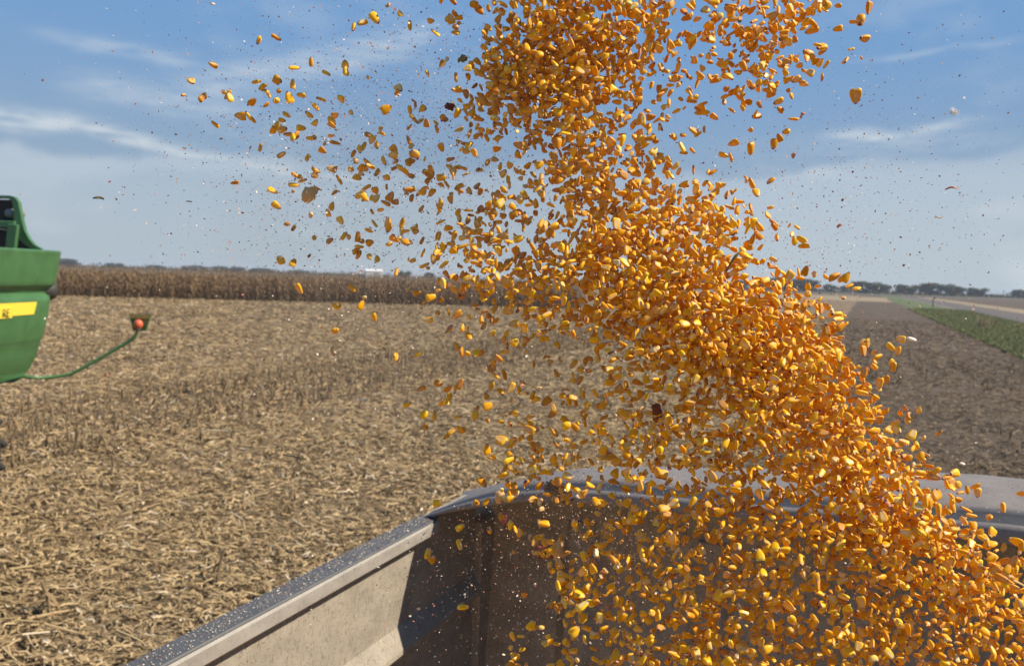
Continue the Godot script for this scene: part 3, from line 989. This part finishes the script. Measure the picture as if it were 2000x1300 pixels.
func kernel_body(kind: int, whole: bool) -> ArrayMesh:
	var st := start(false)
	var sides := 14
	var rows := []
	var cols := []
	var sections := kernel_rows(kind)
	for s in sections:
		var r := []
		var c := []
		var k: float = s[0] + 0.5
		for j in sides:
			var a := TAU * j / sides
			var cx := signf(cos(a)) * pow(absf(cos(a)), 0.8)
			var cz := signf(sin(a)) * pow(absf(sin(a)), 0.8)
			var x: float = s[1] * cx
			var z: float = s[2] * cz
			var col := BODY.lerp(CROWN, smoothstep(0.80, 1.0, k))
			col = col.lerp(TIP, smoothstep(0.22, 0.04, k))
			# the germ: a pale shallow hollow on one face
			var g := smoothstep(0.62, 0.2, absf(x) / s[1]) * smoothstep(0.02, 0.12, z) * smoothstep(0.06, 0.2, k) * smoothstep(0.86, 0.62, k)
			if kind == 1: g *= 0.45
			z -= g * 0.055
			col = col.lerp(GERM, g * 0.85)
			if kind == 4: col = BODY.lerp(Color(0.82, 0.62, 0.30), clampf(0.2 + smoothstep(-0.1, 0.1, z) * 0.8 + smoothstep(0.5, 0.6, k), 0, 1))
			r.append(Vector3(x, s[0] + (0.02 * cos(2.0 * a) if k > 0.9 else 0.0), z))
			c.append(col)
		rows.append(r)
		cols.append(c)
	for i in rows.size() - 1:
		for j in sides:
			var q := (j + 1) % sides
			for e in [[i, j], [i, q], [i + 1, q], [i, j], [i + 1, q], [i + 1, j]]:
				st.set_color(cols[e[0]][e[1]])
				st.add_vertex(rows[e[0]][e[1]])
	# dented crown and closed foot
	var last := rows.size() - 1
	for j in sides:
		var q := (j + 1) % sides
		st.set_color(CROWN.lerp(GERM, 0.5) if kind != 4 else Color(0.82, 0.62, 0.30)); st.add_vertex(Vector3(0, sections[-1][0] - 0.02, 0))
		st.set_color(cols[last][q]); st.add_vertex(rows[last][j]) if false else st.add_vertex(rows[last][q])
		st.set_color(cols[last][j]); st.add_vertex(rows[last][j])
		st.set_color(TIP); st.add_vertex(Vector3(0, sections[0][0] - 0.02, 0))
		st.add_vertex(rows[0][j]); st.add_vertex(rows[0][q])
	if whole and kind != 4: tip_shape(st)
	return done(st)

func tip_shape(st: SurfaceTool) -> void:
	var pts := [[-0.415, 0.105, 0.085], [-0.46, 0.085, 0.07], [-0.50, 0.06, 0.05], [-0.515, 0.03, 0.025]]
	var col := [TIP, Color(0.45, 0.22, 0.11), Color(0.20, 0.09, 0.05), Color(0.06, 0.03, 0.02)]
	var rows := []
	for s in pts:
		var r := []
		for j in 8:
			var a := TAU * j / 8.0
			r.append(Vector3(s[1] * cos(a), s[0], s[2] * sin(a)))
		rows.append(r)
	for i in 3:
		for j in 8:
			var q := (j + 1) % 8
			for e in [[i + 1, j], [i + 1, q], [i, q], [i + 1, j], [i, q], [i, j]]:
				st.set_color(col[e[0]])
				st.add_vertex(rows[e[0]][e[1]])
	for j in 8:
		st.set_color(Color(0.03, 0.018, 0.012))
		st.add_vertex(Vector3(0, -0.516, 0)); st.add_vertex(rows[3][(j + 1) % 8]); st.add_vertex(rows[3][j])

func kernel_skin(tint: Color) -> StandardMaterial3D:
	var m := tinted(0.42)
	m.albedo_color = tint.linear_to_srgb()
	m.metallic_specular = 0.4
	m.backlight_enabled = true
	m.backlight = Color(0.66, 0.29, 0.004)
	return m

func random_turn(r: RandomNumberGenerator) -> Basis:
	return Basis(Quaternion(r.randfn(), r.randfn(), r.randfn(), r.randfn()).normalized())

# how many kernels fall through each 25.5 mm square of the sheet, 0 (none) to 9 (packed)
const FLOW := [
	"000000022340678877745677720000000",
	"000100101222588887755566400000000",
	"010011110124898877454456531000000",
	"221331122236888876444443200000000",
	"101343323334467765443321000000000",
	"001233333334356764542210000000000",
	"000033344434355776553310000000000",
	"001233244444555777655420000000000",
	"000012333345654467777642000000000",
	"000012334456556788877642000000000",
	"000012122346667788887754200000000",
	"000001012245566678988876410000000",
	"000000111234455667898888630000000",
	"000000100124443456788988850000000",
	"000000000123433445567888872000000",
	"000000000133344445456788874100000",
	"000000000222344445666677886200000",
	"000000000011455456666667887520000",
	"000000000010455445555666788741000",
	"000000000011123434555666678853100",
	"000000000000233445556555678887420",
	"000000000000124555555665556777630",
	"000000000000024555556655556677753",
	"000000000001123455566555556666654",
	"000000000000133445556666565566666",
	"000000000000223445556666566666666"]
const HOW_MANY := [0.0, 0.45, 1.5, 3.5, 7.2, 14.0, 25.0, 43.0, 68.0, 90.0]

func falling_grain() -> void:
	var r := RandomNumberGenerator.new()
	r.seed = 4711
	var fall := []     # every kernel: [transform, kind, tint, column, row]
	# lone kernels at the fringe, each where it flies: column, row of the map, lean (degrees from upright), length in mm, kind
	var lone := [
		[34.20, 0.28, 20, 13.5, 1], [33.18, 1.0, 5, 12.0, 3], [32.84, 1.02, 80, 9.5, 0], [34.15, 1.18, 85, 12.5, 0], [32.38, 1.57, 65, 13.0, 0], [31.2, 1.72, 80, 13.0, 2], [31.65, 2.02, 110, 13.0, 0],
		[31.3, 0.77, 65, 9.0, 1], [32.4, 0.12, 75, 9.0, 0], [33.08, 4.0, -8, 15.0, 3], [30.3, 4.05, 65, 11.0, 0], [29.65, 4.45, 75, 12.0, 2], [30.65, 5.18, 80, 8.0, 1], [30.3, 5.58, 10, 11.5, 0], [29.2, 5.9, -5, 13.0, 0],
		[30.7, 2.5, -10, 9.5, 0], [31.4, 2.85, 60, 10.0, 0], [31.38, 3.05, 110, 9.5, 3], [30.55, 3.16, 95, 9.5, 2], [29.75, 3.14, 30, 9.0, 1],
		[8.36, 2.57, 115, 9.5, 0], [7.9, 3.5, -40, 9.5, 3], [7.83, 3.78, 20, 9.5, 0], [9.15, 3.92, 35, 10.5, 2], [9.3, 4.46, 95, 11.5, 3], [8.5, 4.92, 130, 9.0, 0], [10.2, 3.4, 85, 9.5, 0], [10.98, 3.28, 120, 11.0, 3],
		[11.4, 3.92, -15, 12.0, 3], [11.8, 3.75, 100, 10.5, 2], [10.15, 4.23, 60, 10.0, 0], [10.8, 4.1, 120, 10.0, 2], [12.6, 4.32, -35, 11.5, 0], [10.53, 4.73, 30, 11.5, 0], [11.1, 5.1, 88, 11.0, 0],
		[13.46, 2.5, 0, 9.5, 1], [13.55, 2.85, -10, 10.0, 0], [15.37, 3.0, -40, 11.5, 3], [14.7, 0.84, -35, 13.0, 0], [14.02, 0.6, 65, 11.5, 2], [13.87, 1.18, 10, 9.0, 0], [10.88, 1.58, 115, 10.5, 2], [12.55, 2.58, 120, 9.5, 0],
		[9.7, 5.4, 0, 9.5, 0], [10.65, 7.95, 130, 10.5, 0], [11.05, 10.18, -40, 10.0, 1], [14.0, 11.3, -40, 10.0, 2], [16.1, 11.35, 80, 9.5, 0], [16.4, 13.8, 60, 10.0, 0], [14.9, 12.4, -5, 10.5, 0], [13.05, 11.9, 110, 10.0, 1],
		[16.9, 16.3, 0, 10.5, 0], [16.7, 16.05, 40, 10.0, 1], [18.5, 16.35, 10, 10.5, 0], [16.4, 15.2, 65, 9.5, 2], [16.62, 21.85, 10, 12.0, 0], [16.85, 21.95, 40, 10.0, 3], [17.95, 20.7, 60, 10.5, 0], [18.0, 21.05, -20, 11.0, 2], [18.15, 23.4, 88, 11.5, 0], [17.1, 19.62, 80, 10.5, 0],
		[38.9, 21.7, 65, 13.0, 0], [38.2, 22.05, 95, 13.5, 3], [36.75, 18.3, 85, 12.0, 0], [37.0, 18.65, 75, 11.0, 2], [37.2, 18.9, -30, 13.0, 3], [37.9, 18.8, 70, 10.5, 0], [37.95, 19.15, 10, 10.0, 0], [39.7, 20.0, 5, 11.0, 0], [35.6, 13.24, 105, 9.5, 3]]
	for q in lone:
		var nearer := r.randfn() * 0.02
		var lean := deg_to_rad(q[2])
		var turn := view * Basis(Vector3.BACK, -lean) * Basis(Vector3.RIGHT, r.randf_range(-0.5, 0.5)) * Basis(Vector3.UP, (0.3 if q[4] == 3 else r.randf() * TAU) + r.randfn() * 0.4)
		if q[0] < 26.0 and r.randf() < 0.6: turn = turn * Basis(Vector3.RIGHT, PI)
		fall.append([Transform3D(turn.scaled_local(Vector3.ONE * q[3] * 0.001), fall_spot(q[0] - 7.0, q[1], nearer)), q[4], r.randi() % 6, q[0] - 7.0, q[1], true])
	for row in FLOW.size():
		var line: String = FLOW[row]
		for col in line.length():
			var mean: float = HOW_MANY[line.unicode_at(col) - 48]
			if row > 18 and col < 27: mean *= 1.35
			var n := int(mean) + (1 if r.randf() < mean - int(mean) else 0)
			for i in n:
				var u := col + r.randf() + r.randfn() * 0.18
				var v := row + r.randf() + r.randfn() * 0.18
				var nearer := clampf(r.randfn() * 0.045, -0.11, 0.10) + maxf(v - 8.0, -4.0) * 0.0048
				var kind: int = [0, 0, 0, 1, 2, 2, 3, 3, 0, 2, 3, 4][r.randi() % 12]
				var size := r.randf_range(8.0, 11.3) * (0.8 if kind == 1 else 1.0)
				if r.randf() < 0.05: size *= 0.65
				fall.append([Transform3D(random_turn(r).scaled_local(Vector3(r.randf_range(0.85, 1.08), 1.0, r.randf_range(0.68, 1.0)) * size * 0.001), fall_spot(u, v, nearer)), kind, r.randi() % 6, u, v, false])
	# the stream goes on above and right of the picture, as it must to reach it
	for i in 900:
		var u := r.randf_range(10.0, 23.0)
		var v := r.randf_range(-9.0, -0.3)
		fall.append([Transform3D(random_turn(r).scaled_local(Vector3.ONE * 0.011), fall_spot(u, v, r.randfn() * 0.045)), r.randi() % 4, r.randi() % 6, u, v, false])
	# the three hundred that show largest are things of their own: the lone ones, then the nearest
	var rest := []
	var chosen := []
	for k in fall:
		if k[5]: chosen.append(k)
		else: rest.append(k)
	rest.sort_custom(func(a, b): return weight(a) > weight(b))
	while chosen.size() < 300: chosen.append(rest.pop_front())
	var tints := [Color(1, 1, 1), Color(0.88, 0.80, 0.75), Color(1.04, 1.12, 1.3), Color(0.96, 0.9, 0.8), Color(1.02, 1.2, 1.35), Color(0.80, 0.62, 0.6)]
	var skins := []
	for t in tints: skins.append(kernel_skin(t))
	var plain := kernel_skin(Color.WHITE)
	var tip_st := start(false)
	tip_shape(tip_st)
	var tip := done(tip_st)
	var body := []
	var whole := []
	for k in 5:
		body.append(kernel_body(k, false))
		whole.append(kernel_body(k, true))
	var proto: MeshInstance3D
	var namesakes := {}
	for k in chosen:
		var text := kernel_label(k)
		if not namesakes.has(text): namesakes[text] = []
		namesakes[text].append(k)
	for text in namesakes:
		var same: Array = namesakes[text]
		same.sort_custom(func(a, b): return a[4] < b[4])
		for i in same.size():
			same[i].append(text if same.size() == 1 else ["upper ", "lower "][i] + text if same.size() == 2 else ["upper ", "middle ", "lower "][mini(i, 2)] + text)
	for k in chosen:
		var o: MeshInstance3D
		if proto == null:
			o = put("corn_kernel", body[k[1]], skins[k[2]])
			put("tip", tip, plain, o)
			proto = o
		else:
			o = proto.duplicate()
			o.name = numbered("corn_kernel")
			o.mesh = body[k[1]]
			o.material_override = skins[k[2]]
			add_child(o)
		o.transform = k[0]
		tag(o, k[6], "corn kernel", "maize kernels in the air")
	var mound := base("grain_heap")
	tag(mound, "heap of golden maize lying in the trailer under the stream", "grain", "", "stuff")
	var lumps := FastNoiseLite.new()
	lumps.seed = 3
	lumps.frequency = 6.0
	var high := func(p: float, t: float) -> float: return 0.92 - 0.3 * Vector2(p - 0.25, (t - 0.75) * 0.75).length() + lumps.get_noise_2d(p, t) * 0.02
	var hs := start(false)
	hs.set_color(BODY)
	var grid := []
	for i in 28:
		var line := []
		for j in 26:
			var t := -2.3 + i * 0.15
			var p := -1.1 + j * 0.1052
			line.append(out_in_field(t, p, maxf(high.call(p, t), 0.645)))
		grid.append(line)
	loft(hs, grid)
	put("heap_body", done(hs), plain, mound)
	var lying := []
	var lying_tints := PackedColorArray()
	for i in 9000:
		var t := r.randf_range(-0.6, 1.9)
		var p := r.randf_range(-1.05, 1.5)
		lying.append(Transform3D(random_turn(r).scaled_local(Vector3.ONE * r.randf_range(0.009, 0.0125)), out_in_field(t, p, high.call(p, t) + 0.002)))
		lying_tints.append(tints[r.randi() % 6])
	scatter("lying_kernels", whole[0], plain, lying, lying_tints, mound)
	var mass := base("falling_grain")
	tag(mass, "dense stream of golden maize kernels pouring down into the trailer", "grain", "maize kernels in the air", "stuff")
	for v in 5:
		var places := []
		var cols := PackedColorArray()
		for k in rest:
			if k[1] == v:
				places.append(k[0])
				cols.append(tints[k[2]])
		scatter("kernels", whole[v], plain, places, cols, mass)

func weight(k: Array) -> float:
	# how large a kernel shows: its length over its distance
	var t: Transform3D = k[0]
	var inside: float = 1.0 if k[3] > -6.5 and k[3] < 32.7 and k[4] > 0.2 and k[4] < 25.8 else 0.2
	if k[1] == 4: inside = 0.0
	return inside * t.basis.y.length() * (1.25 if k[1] == 1 else 1.0) / (t.origin - EYE).length()

func kernel_label(k: Array) -> String:
	var tone: String = ["golden", "amber", "bright yellow", "deep golden", "pale yellow", "rusty"][k[2]]
	var form: String = ["wedge-shaped", "round plump", "slim", "flat", "broken"][k[1]]
	var b: Basis = view.inverse() * (k[0] as Transform3D).basis.orthonormalized()
	var axis := b.y
	var pose := "end-on"
	if absf(axis.z) < 0.85:
		var a := rad_to_deg(atan2(axis.x, axis.y))
		pose = ["tip down", "tip lower left", "tip left", "tip upper left", "tip up", "tip upper right", "tip right", "tip lower right"][int(fposmod(a + 22.5, 360.0) / 45.0)]
	var u: float = k[3]
	var v: float = k[4]
	var place := ""
	if v < 10.2:
		if u < 3.5: place = "in the sky farthest left"
		elif u < 6.5: place = "in the sky left, second clump"
		elif u < 10.0: place = "in the sky beside the stream"
		elif u > 23.5: place = "in blue sky right of stream" if v < 7.0 else "in hazy sky right of stream"
		elif v < 2.6: place = "in the stream's dense top" if u < 17.5 else "in the top right lobe"
		elif v < 6.0: place = "in the stream's narrow neck" if u < 17.5 else "on the neck's right fringe"
		else: place = "left in stream above the maize" if u < 14.5 else "mid stream above the horizon"
	elif v < 12.3:
		place = "before the standing maize" if u < 12.5 else ("at horizon in dense stream" if u < 24.0 else "beside the distant trees")
	elif v < 18.2:
		if u < 12.5: place = "over stubble left of stream"
		elif u < 18.0: place = "over stubble in thin curtain"
		elif u < 22.5: place = "in the stream's dense belly"
		elif u < 27.0: place = "on the bright right slope"
		else: place = "over the dark right field"
	elif v < 20.4:
		place = "over the cap's left end" if u < 14.0 else ("before the grey front cap" if u < 22.0 else ("in the tail over the cap" if u < 29.2 else "over the cap's right end"))
	else:
		if u < 13.0: place = "alone before the dark wall"
		elif u < 18.0: place = "before dark wall, tail's left"
		elif u < 24.0: place = "low in the trailer's middle"
		elif u < 29.0: place = "low in trailer, right of middle"
		else: place = "low at the right edge"
	var germ := b.z.z > 0.35 and absf(axis.z) < 0.85
	var text := "%s %s kernel%s, %s, %s" % [tone, form, " with pale germ" if germ else "", pose, place]
	if text.split(" ").size() > 15: text = text.replace(" with pale germ", "")
	return text

# ---------------------------------------------------------------- cobs, husks, straws among the grain
func ragged_leaf(sed: int, length: float, wide: float, curl: float) -> ArrayMesh:
	var r := RandomNumberGenerator.new()
	r.seed = sed
	var st := start(false)
	var rows := []
	for i in 8:
		var k := i / 7.0
		var w := wide * (0.25 + sin(PI * clampf(k, 0.04, 0.97))) * r.randf_range(0.35, 1.15) * 0.5
		var row := []
		for j in 5:
			var s := (j - 2) / 2.0
			row.append(Vector3((k - 0.5) * length, curl * length * sin(k * 2.6) - s * s * wide * 0.28 + r.randf_range(-0.03, 0.03) * wide, s * w))
		rows.append(row)
	var under := []
	for row in rows:
		var u := []
		for v in row: u.append(v + Vector3.DOWN * 0.0005)
		under.append(u)
	loft(st, rows)
	under.reverse()
	loft(st, under)
	return done(st)

func cob_mesh(sed: int, length: float, radius: float) -> ArrayMesh:
	# a broken cob: rows of empty cups round a core, ragged ends
	var r := RandomNumberGenerator.new()
	r.seed = sed
	var st := start()
	var rows := []
	var n := 15
	for i in n:
		var row := []
		var k := float(i) / (n - 1)
		for j in 28:
			var a := TAU * j / 28.0
			var cup := 0.74 if (i + (j / 2) % 2) % 2 and j % 2 else 1.0
			var rad := radius * cup * (1.0 - 0.12 * k) * r.randf_range(0.88, 1.08)
			row.append(Vector3(cos(a) * rad, (k - 0.5) * length + (r.randf_range(-1, 1) * 0.11 * length if i == 0 or i == n - 1 else 0.0), sin(a) * rad))
		rows.append(row)
	loft(st, rows, true)
	for e in [0, n - 1]:
		var c := Vector3(0, rows[e][0].y * 0.82, 0)
		for j in 28:
			var t := [c, rows[e][j], rows[e][(j + 1) % 28]]
			if e == 0: t.reverse()
			for v in t: st.add_vertex(v)
	return done(st)

func at_map(px: float, py: float, nearer := 0.0) -> Vector3:
	return fall_spot(px / 50.0 - 7.0, py / 50.0, nearer)

func odd_pieces() -> void:
	var tan_husk := paint(Color(0.58, 0.37, 0.16), 0.8)
	var grey_cob := paint(Color(0.30, 0.22, 0.14), 0.9)
	var red_cob := paint(Color(0.30, 0.10, 0.06), 0.9)
	var pink := paint(Color(0.50, 0.23, 0.17), 0.85)
	var pale := paint(Color(0.72, 0.63, 0.52), 0.7)
	var olive := paint(Color(0.17, 0.15, 0.07), 0.85)
	var white := paint(Color(0.80, 0.74, 0.68), 0.7)
	for m in [tan_husk, pink, pale, olive]:
		m.backlight_enabled = true
		m.backlight = Color(0.2, 0.13, 0.07)
	var tilt := func(o: Node3D, where: Vector3, lean: float, roll := 0.0, face := 0.0) -> void:
		o.transform = Transform3D(view * Basis(Vector3.BACK, deg_to_rad(lean)) * Basis(Vector3.RIGHT, roll) * Basis(Vector3.UP, face), where)
	# broken cobs
	var cob := base("cob_piece")
	put("core", cob_mesh(5, 0.030, 0.009), grey_cob, cob)
	var torn := put("torn_husk", ragged_leaf(6, 0.026, 0.011, 0.2), pale, cob)
	torn.transform = Transform3D(Basis(Vector3.BACK, -1.0), Vector3(0.003, -0.012, 0.004))
	tilt.call(cob, at_map(1098, 985, -0.06), 52, 0.3)
	tag(cob, "grey broken cob with empty cups flying in front of the cap", "cob piece", "cob pieces among the grain")
	var red := base("cob_piece")
	put("core", cob_mesh(9, 0.018, 0.0075), red_cob, red)
	var frill := put("torn_husk", ragged_leaf(10, 0.022, 0.018, 0.3), tan_husk, red)
	frill.transform = Transform3D(Basis(Vector3.RIGHT, 1.2), Vector3(0.004, -0.012, 0.008))
	tilt.call(red, at_map(1066, 1098, -0.04), 80, 0.5)
	tag(red, "dark red cob piece with pale torn husk before the dark wall", "cob piece", "cob pieces among the grain")
	var small := base("cob_piece")
	put("core", cob_mesh(12, 0.013, 0.0048), paint(Color(0.40, 0.15, 0.11), 0.9), small)
	put("torn_husk", ragged_leaf(13, 0.012, 0.008, 0.3), pink, small)
	tilt.call(small, at_map(984, 1057, -0.1), 10, 0.4)
	tag(small, "small pinkish cob fragment at left before the dark wall", "cob piece", "cob pieces among the grain")
	var speck := base("cob_piece")
	put("core", cob_mesh(14, 0.0075, 0.0036), paint(Color(0.16, 0.035, 0.025), 0.9), speck)
	tilt.call(speck, at_map(878, 208), 80, 0.6)
	tag(speck, "tiny dark red cob crumb against the sky left of the stream", "cob piece", "cob pieces among the grain")
	var dust := base("cob_piece")
	put("core", cob_mesh(15, 0.012, 0.0045), paint(Color(0.22, 0.065, 0.03), 0.9), dust)
	tilt.call(dust, at_map(1262, 790, 0.06), 20, 0.6)
	tag(dust, "rust red cob fragment inside the stream over the stubble", "cob piece", "cob pieces among the grain")
	# husks
	# x, y of the photograph's map (the sheet in which the grain falls), nearer, length, width, curl, lean, roll, material, label
	var leaves := [
		[603, 378, 0.0, 0.019, 0.017, 0.25, 40, 1.35, tan_husk, "husk_fragment", "brown curled husk flap, largest piece against the sky at left"],
		[192, 387, 0.0, 0.011, 0.0045, 0.2, -10, 0.5, olive, "husk_fragment", "small green-brown husk flake flying alone in the sky above the combine"],
		[369, 393, 0.0, 0.006, 0.0016, 0.1, -8, 0.4, olive, "husk_fragment", "tiny dark flake in the sky between the lone husk and the kernels"],
		[1384, 527, 0.09, 0.024, 0.0032, 0.15, 52, 0.7, olive, "husk_fragment", "dark thin leaf sliver crossing the dense stream at horizon height"],
		[1602, 604, 0.0, 0.013, 0.0022, 0.2, 42, 0.6, olive, "husk_fragment", "dark thin twig over the field just right of the grain slope"],
		[570, 891, 0.0, 0.018, 0.0012, 0.05, -12, 0.3, olive, "husk_fragment", "dark straw sliver flying low over the stubble at left"],
		[746, 681, 0.0, 0.013, 0.0022, 0.3, -65, 0.5, tan_husk, "husk_fragment", "curved brown husk sliver over the middle of the stubble"],
		[651, 685, 0.0, 0.011, 0.006, 0.3, 85, 0.6, tan_husk, "husk_fragment", "short brown husk scrap over the stubble, left of the curved sliver"],
		[975, 990, -0.05, 0.015, 0.013, 0.5, 60, 1.2, tan_husk, "husk_fragment", "crumpled tan husk wrapped round a kernel near the cap's left end"],
		[1640, 945, 0.10, 0.020, 0.007, 0.2, -65, 0.4, pink, "husk_fragment", "pinkish husk strip in front of the cap inside the dense tail"],
		[1858, 369, 0.0, 0.011, 0.004, 0.3, -5, 0.6, pink, "husk_fragment", "red-brown husk scrap alone in the hazy sky at right"],
		[1568, 225, 0.0, 0.007, 0.005, 0.4, 40, 0.6, pink, "husk_fragment", "small reddish husk scrap in the blue sky right of the neck"],
		[1550, 303, 0.0, 0.006, 0.005, 0.3, 60, 0.6, pink, "husk_fragment", "pale pink husk scrap below the small reddish one"],
		[903, 115, 0.0, 0.010, 0.010, 0.4, 10, 1.3, olive, "husk_fragment", "blackened husk scrap at the left edge of the stream's top"],
		[878, 640, 0.0, 0.008, 0.005, 0.3, 30, 0.6, pink, "husk_fragment", "reddish husk scrap over the stubble beside the thin curtain"],
		[1833, 424, 0.0, 0.007, 0.002, 0.1, -10, 0.5, tan_husk, "husk_fragment", "thin grey-brown flake in the hazy sky above the road"],
		[1640, 440, 0.0, 0.006, 0.005, 0.3, 20, 0.6, pink, "husk_fragment", "triangular red-brown scrap in hazy sky close right of the stream"],
		[1785, 1210, 0.04, 0.045, 0.003, 0.1, -42, 0.4, tan_husk, "husk_fragment", "long brown straw slanting through the grain low in the trailer"],
		[1960, 1130, 0.02, 0.05, 0.004, 0.1, -32, 0.4, tan_husk, "husk_fragment", "long tan straw before the dark wall at the right edge"]]
	var i := 0
	for l in leaves:
		var o := put(l[9], ragged_leaf(60 + i, l[3], l[4], l[5]), l[8])
		tilt.call(o, at_map(l[0], l[1], l[2]), l[6], l[7])
		tag(o, l[10], "husk", "husk scraps in the air")
		i += 1
	# white chips and a fluff mote close to the lens
	var chips := [[1781, 662, 0.010, "white kernel chip alone over the dark field at right"], [1748, 708, 0.004, "tiny white chip over the dark field, lower left of the larger chip"], [414, 7, 0.006, "white flake at the top of the sky, left of the grain"], [708, 1107 * 0.705, 0.005, "white flake over the stubble at left of the thin curtain"], [1880, 905, 0.006, "pale pink chip over the dark field above the cap"]]
	for c in chips:
		var st := start(false)
		var rows := []
		for a in 7:
			var row := []
			for b in 10:
				var e := PI * a / 6.0
				var f := TAU * b / 10.0
				row.append(Vector3(-cos(e) * 0.5, sin(e) * cos(f) * 0.2, sin(e) * sin(f) * 0.27 * (1.2 if b < 5 else 0.8)) * c[2])
			rows.append(row)
		loft(st, rows, true)
		var o := put("kernel_chip", done(st), white)
		tilt.call(o, at_map(c[0], c[1]), -14, 0.5)
		tag(o, c[3], "kernel chip", "white chips in the air")
	var fl := start(false)
	for a in 26:
		var d := Vector3(rng.randfn(), rng.randfn(), rng.randfn()).normalized()
		tube(fl, [Vector3.ZERO, d * 0.0012, d * 0.0021], [0.0004, 0.0003, 0.0001], 4, false)
	var fluff := put("fluff_mote", done(fl), paint(Color(0.85, 0.8, 0.78), 0.8))
	fluff.position = EYE + view * Vector3(864.0 / 1570.0, 432.0 / 1570.0, -1.0) * 0.34
	tag(fluff, "white fluff mote in the blue sky at upper right", "fluff")

# ---------------------------------------------------------------- chaff and dust
func chaff() -> void:
	var r := RandomNumberGenerator.new()
	r.seed = 808
	var st := start()
	for t in [[Vector3(-0.5, 0, -0.3), Vector3(0.1, 0.12, -0.45), Vector3(0.5, 0.0, 0.05)], [Vector3(-0.5, 0, -0.3), Vector3(0.5, 0.0, 0.05), Vector3(-0.1, -0.1, 0.4)]]:
		for v in t: st.add_vertex(v)
	var flake := done(st)
	# clouds of chaff: middle column and row of the map, spread, how many
	var clouds := [[6.5, 6.5, 4.2, 3.4, 2300], [10.5, 4.0, 3.0, 3.4, 900], [25.5, 7.5, 2.6, 3.0, 520], [29.0, 8.0, 4.5, 2.2, 260], [14.5, 21.8, 3.4, 2.2, 2000], [24.0, 22.0, 6.0, 2.2, 1300], [16.0, 12.0, 6.0, 5.0, 1500], [24.5, 12.0, 2.2, 3.0, 420], [10.0, 12.0, 3.5, 2.0, 420], [31.5, 13.0, 3.5, 3.0, 130], [5.0, 16.0, 6.0, 4.0, 260], [20.0, 4.0, 8.0, 4.0, 500], [31.0, 3.0, 4.0, 2.5, 90], [16.5, 20.0, 2.0, 1.5, 500]]
	var places := []
	var tints := PackedColorArray()
	for c in clouds:
		for i in int(c[4] * (5.5 if c[0] < 13.0 else 3.8)):
			var u: float = c[0] + r.randfn() * c[2]
			var v: float = c[1] + r.randfn() * c[3]
			if u < -4.5: continue
			var nearer := r.randfn() * 0.10 - 0.03
			var s := 0.00065 + 0.0022 * pow(r.randf(), 3.5)
			if r.randf() < 0.02: s *= 1.9
			places.append(Transform3D(random_turn(r).scaled_local(Vector3(s, s, s * r.randf_range(0.3, 1.0))), fall_spot(u, v, nearer)))
			var q := r.randf()
			tints.append(Color(0.34, 0.12, 0.085) if q < 0.4 else (Color(0.40, 0.27, 0.17) if q < 0.7 else Color(0.72, 0.6, 0.5)))
	var m := tinted(0.7)
	tag(scatter("flying_chaff", flake, m, places, tints), "fine red and pale chaff drifting round the falling grain", "chaff", "", "stuff")
	# chaff that has settled on the trailer's rail and cap
	places = []
	tints = PackedColorArray()
	for i in 2200:
		var t := r.randf_range(0.85, 2.0)
		var s := 0.0012 + 0.0035 * pow(r.randf(), 3.0)
		places.append(Transform3D((Basis(Vector3.UP, r.randf() * TAU) * Basis(Vector3.RIGHT, r.randf_range(-0.3, 0.3))).scaled_local(Vector3.ONE * s), out_in_field(t, r.randf_range(-1.152, -1.098), 2.0546 + s * 0.06)))
		tints.append(Color(0.62, 0.54, 0.40) if r.randf() < 0.7 else Color(0.30, 0.16, 0.11))
	for i in 1500:
		var t := 2.075 + r.randf() * 0.3
		var p := r.randf_range(-0.7, 0.7)
		var rise := lerpf(0.107, 0.157, clampf((p + 0.72) / 1.0, 0, 1))
		var s := 0.001 + 0.003 * pow(r.randf(), 3.0)
		places.append(Transform3D((Basis(Vector3.UP, r.randf() * TAU)).scaled_local(Vector3.ONE * s), out_in_field(t, p, 2.05 + rise + 0.074)))
		tints.append(Color(0.42, 0.20, 0.15) if r.randf() < 0.7 else Color(0.6, 0.5, 0.4))
	tag(scatter("settled_chaff", flake, m, places, tints), "crumbs and red chaff settled on the trailer's rail and cap", "chaff", "", "stuff")
	# a thin veil of dust hangs beside the stream
	var veil := FogVolume.new()
	veil.name = "dust_veil"
	veil.shape = RenderingServer.FOG_VOLUME_SHAPE_ELLIPSOID
	veil.size = Vector3(0.5, 0.44, 0.26)
	var fm := FogMaterial.new()
	fm.density = 0.35
	fm.albedo = Color(0.9, 0.84, 0.76)
	veil.material = fm
	add_child(veil)
	veil.position = fall_spot(10.5, 9.5, -0.04)
	tag(veil, "thin veil of dust drifting left of the falling grain", "dust", "", "stuff")
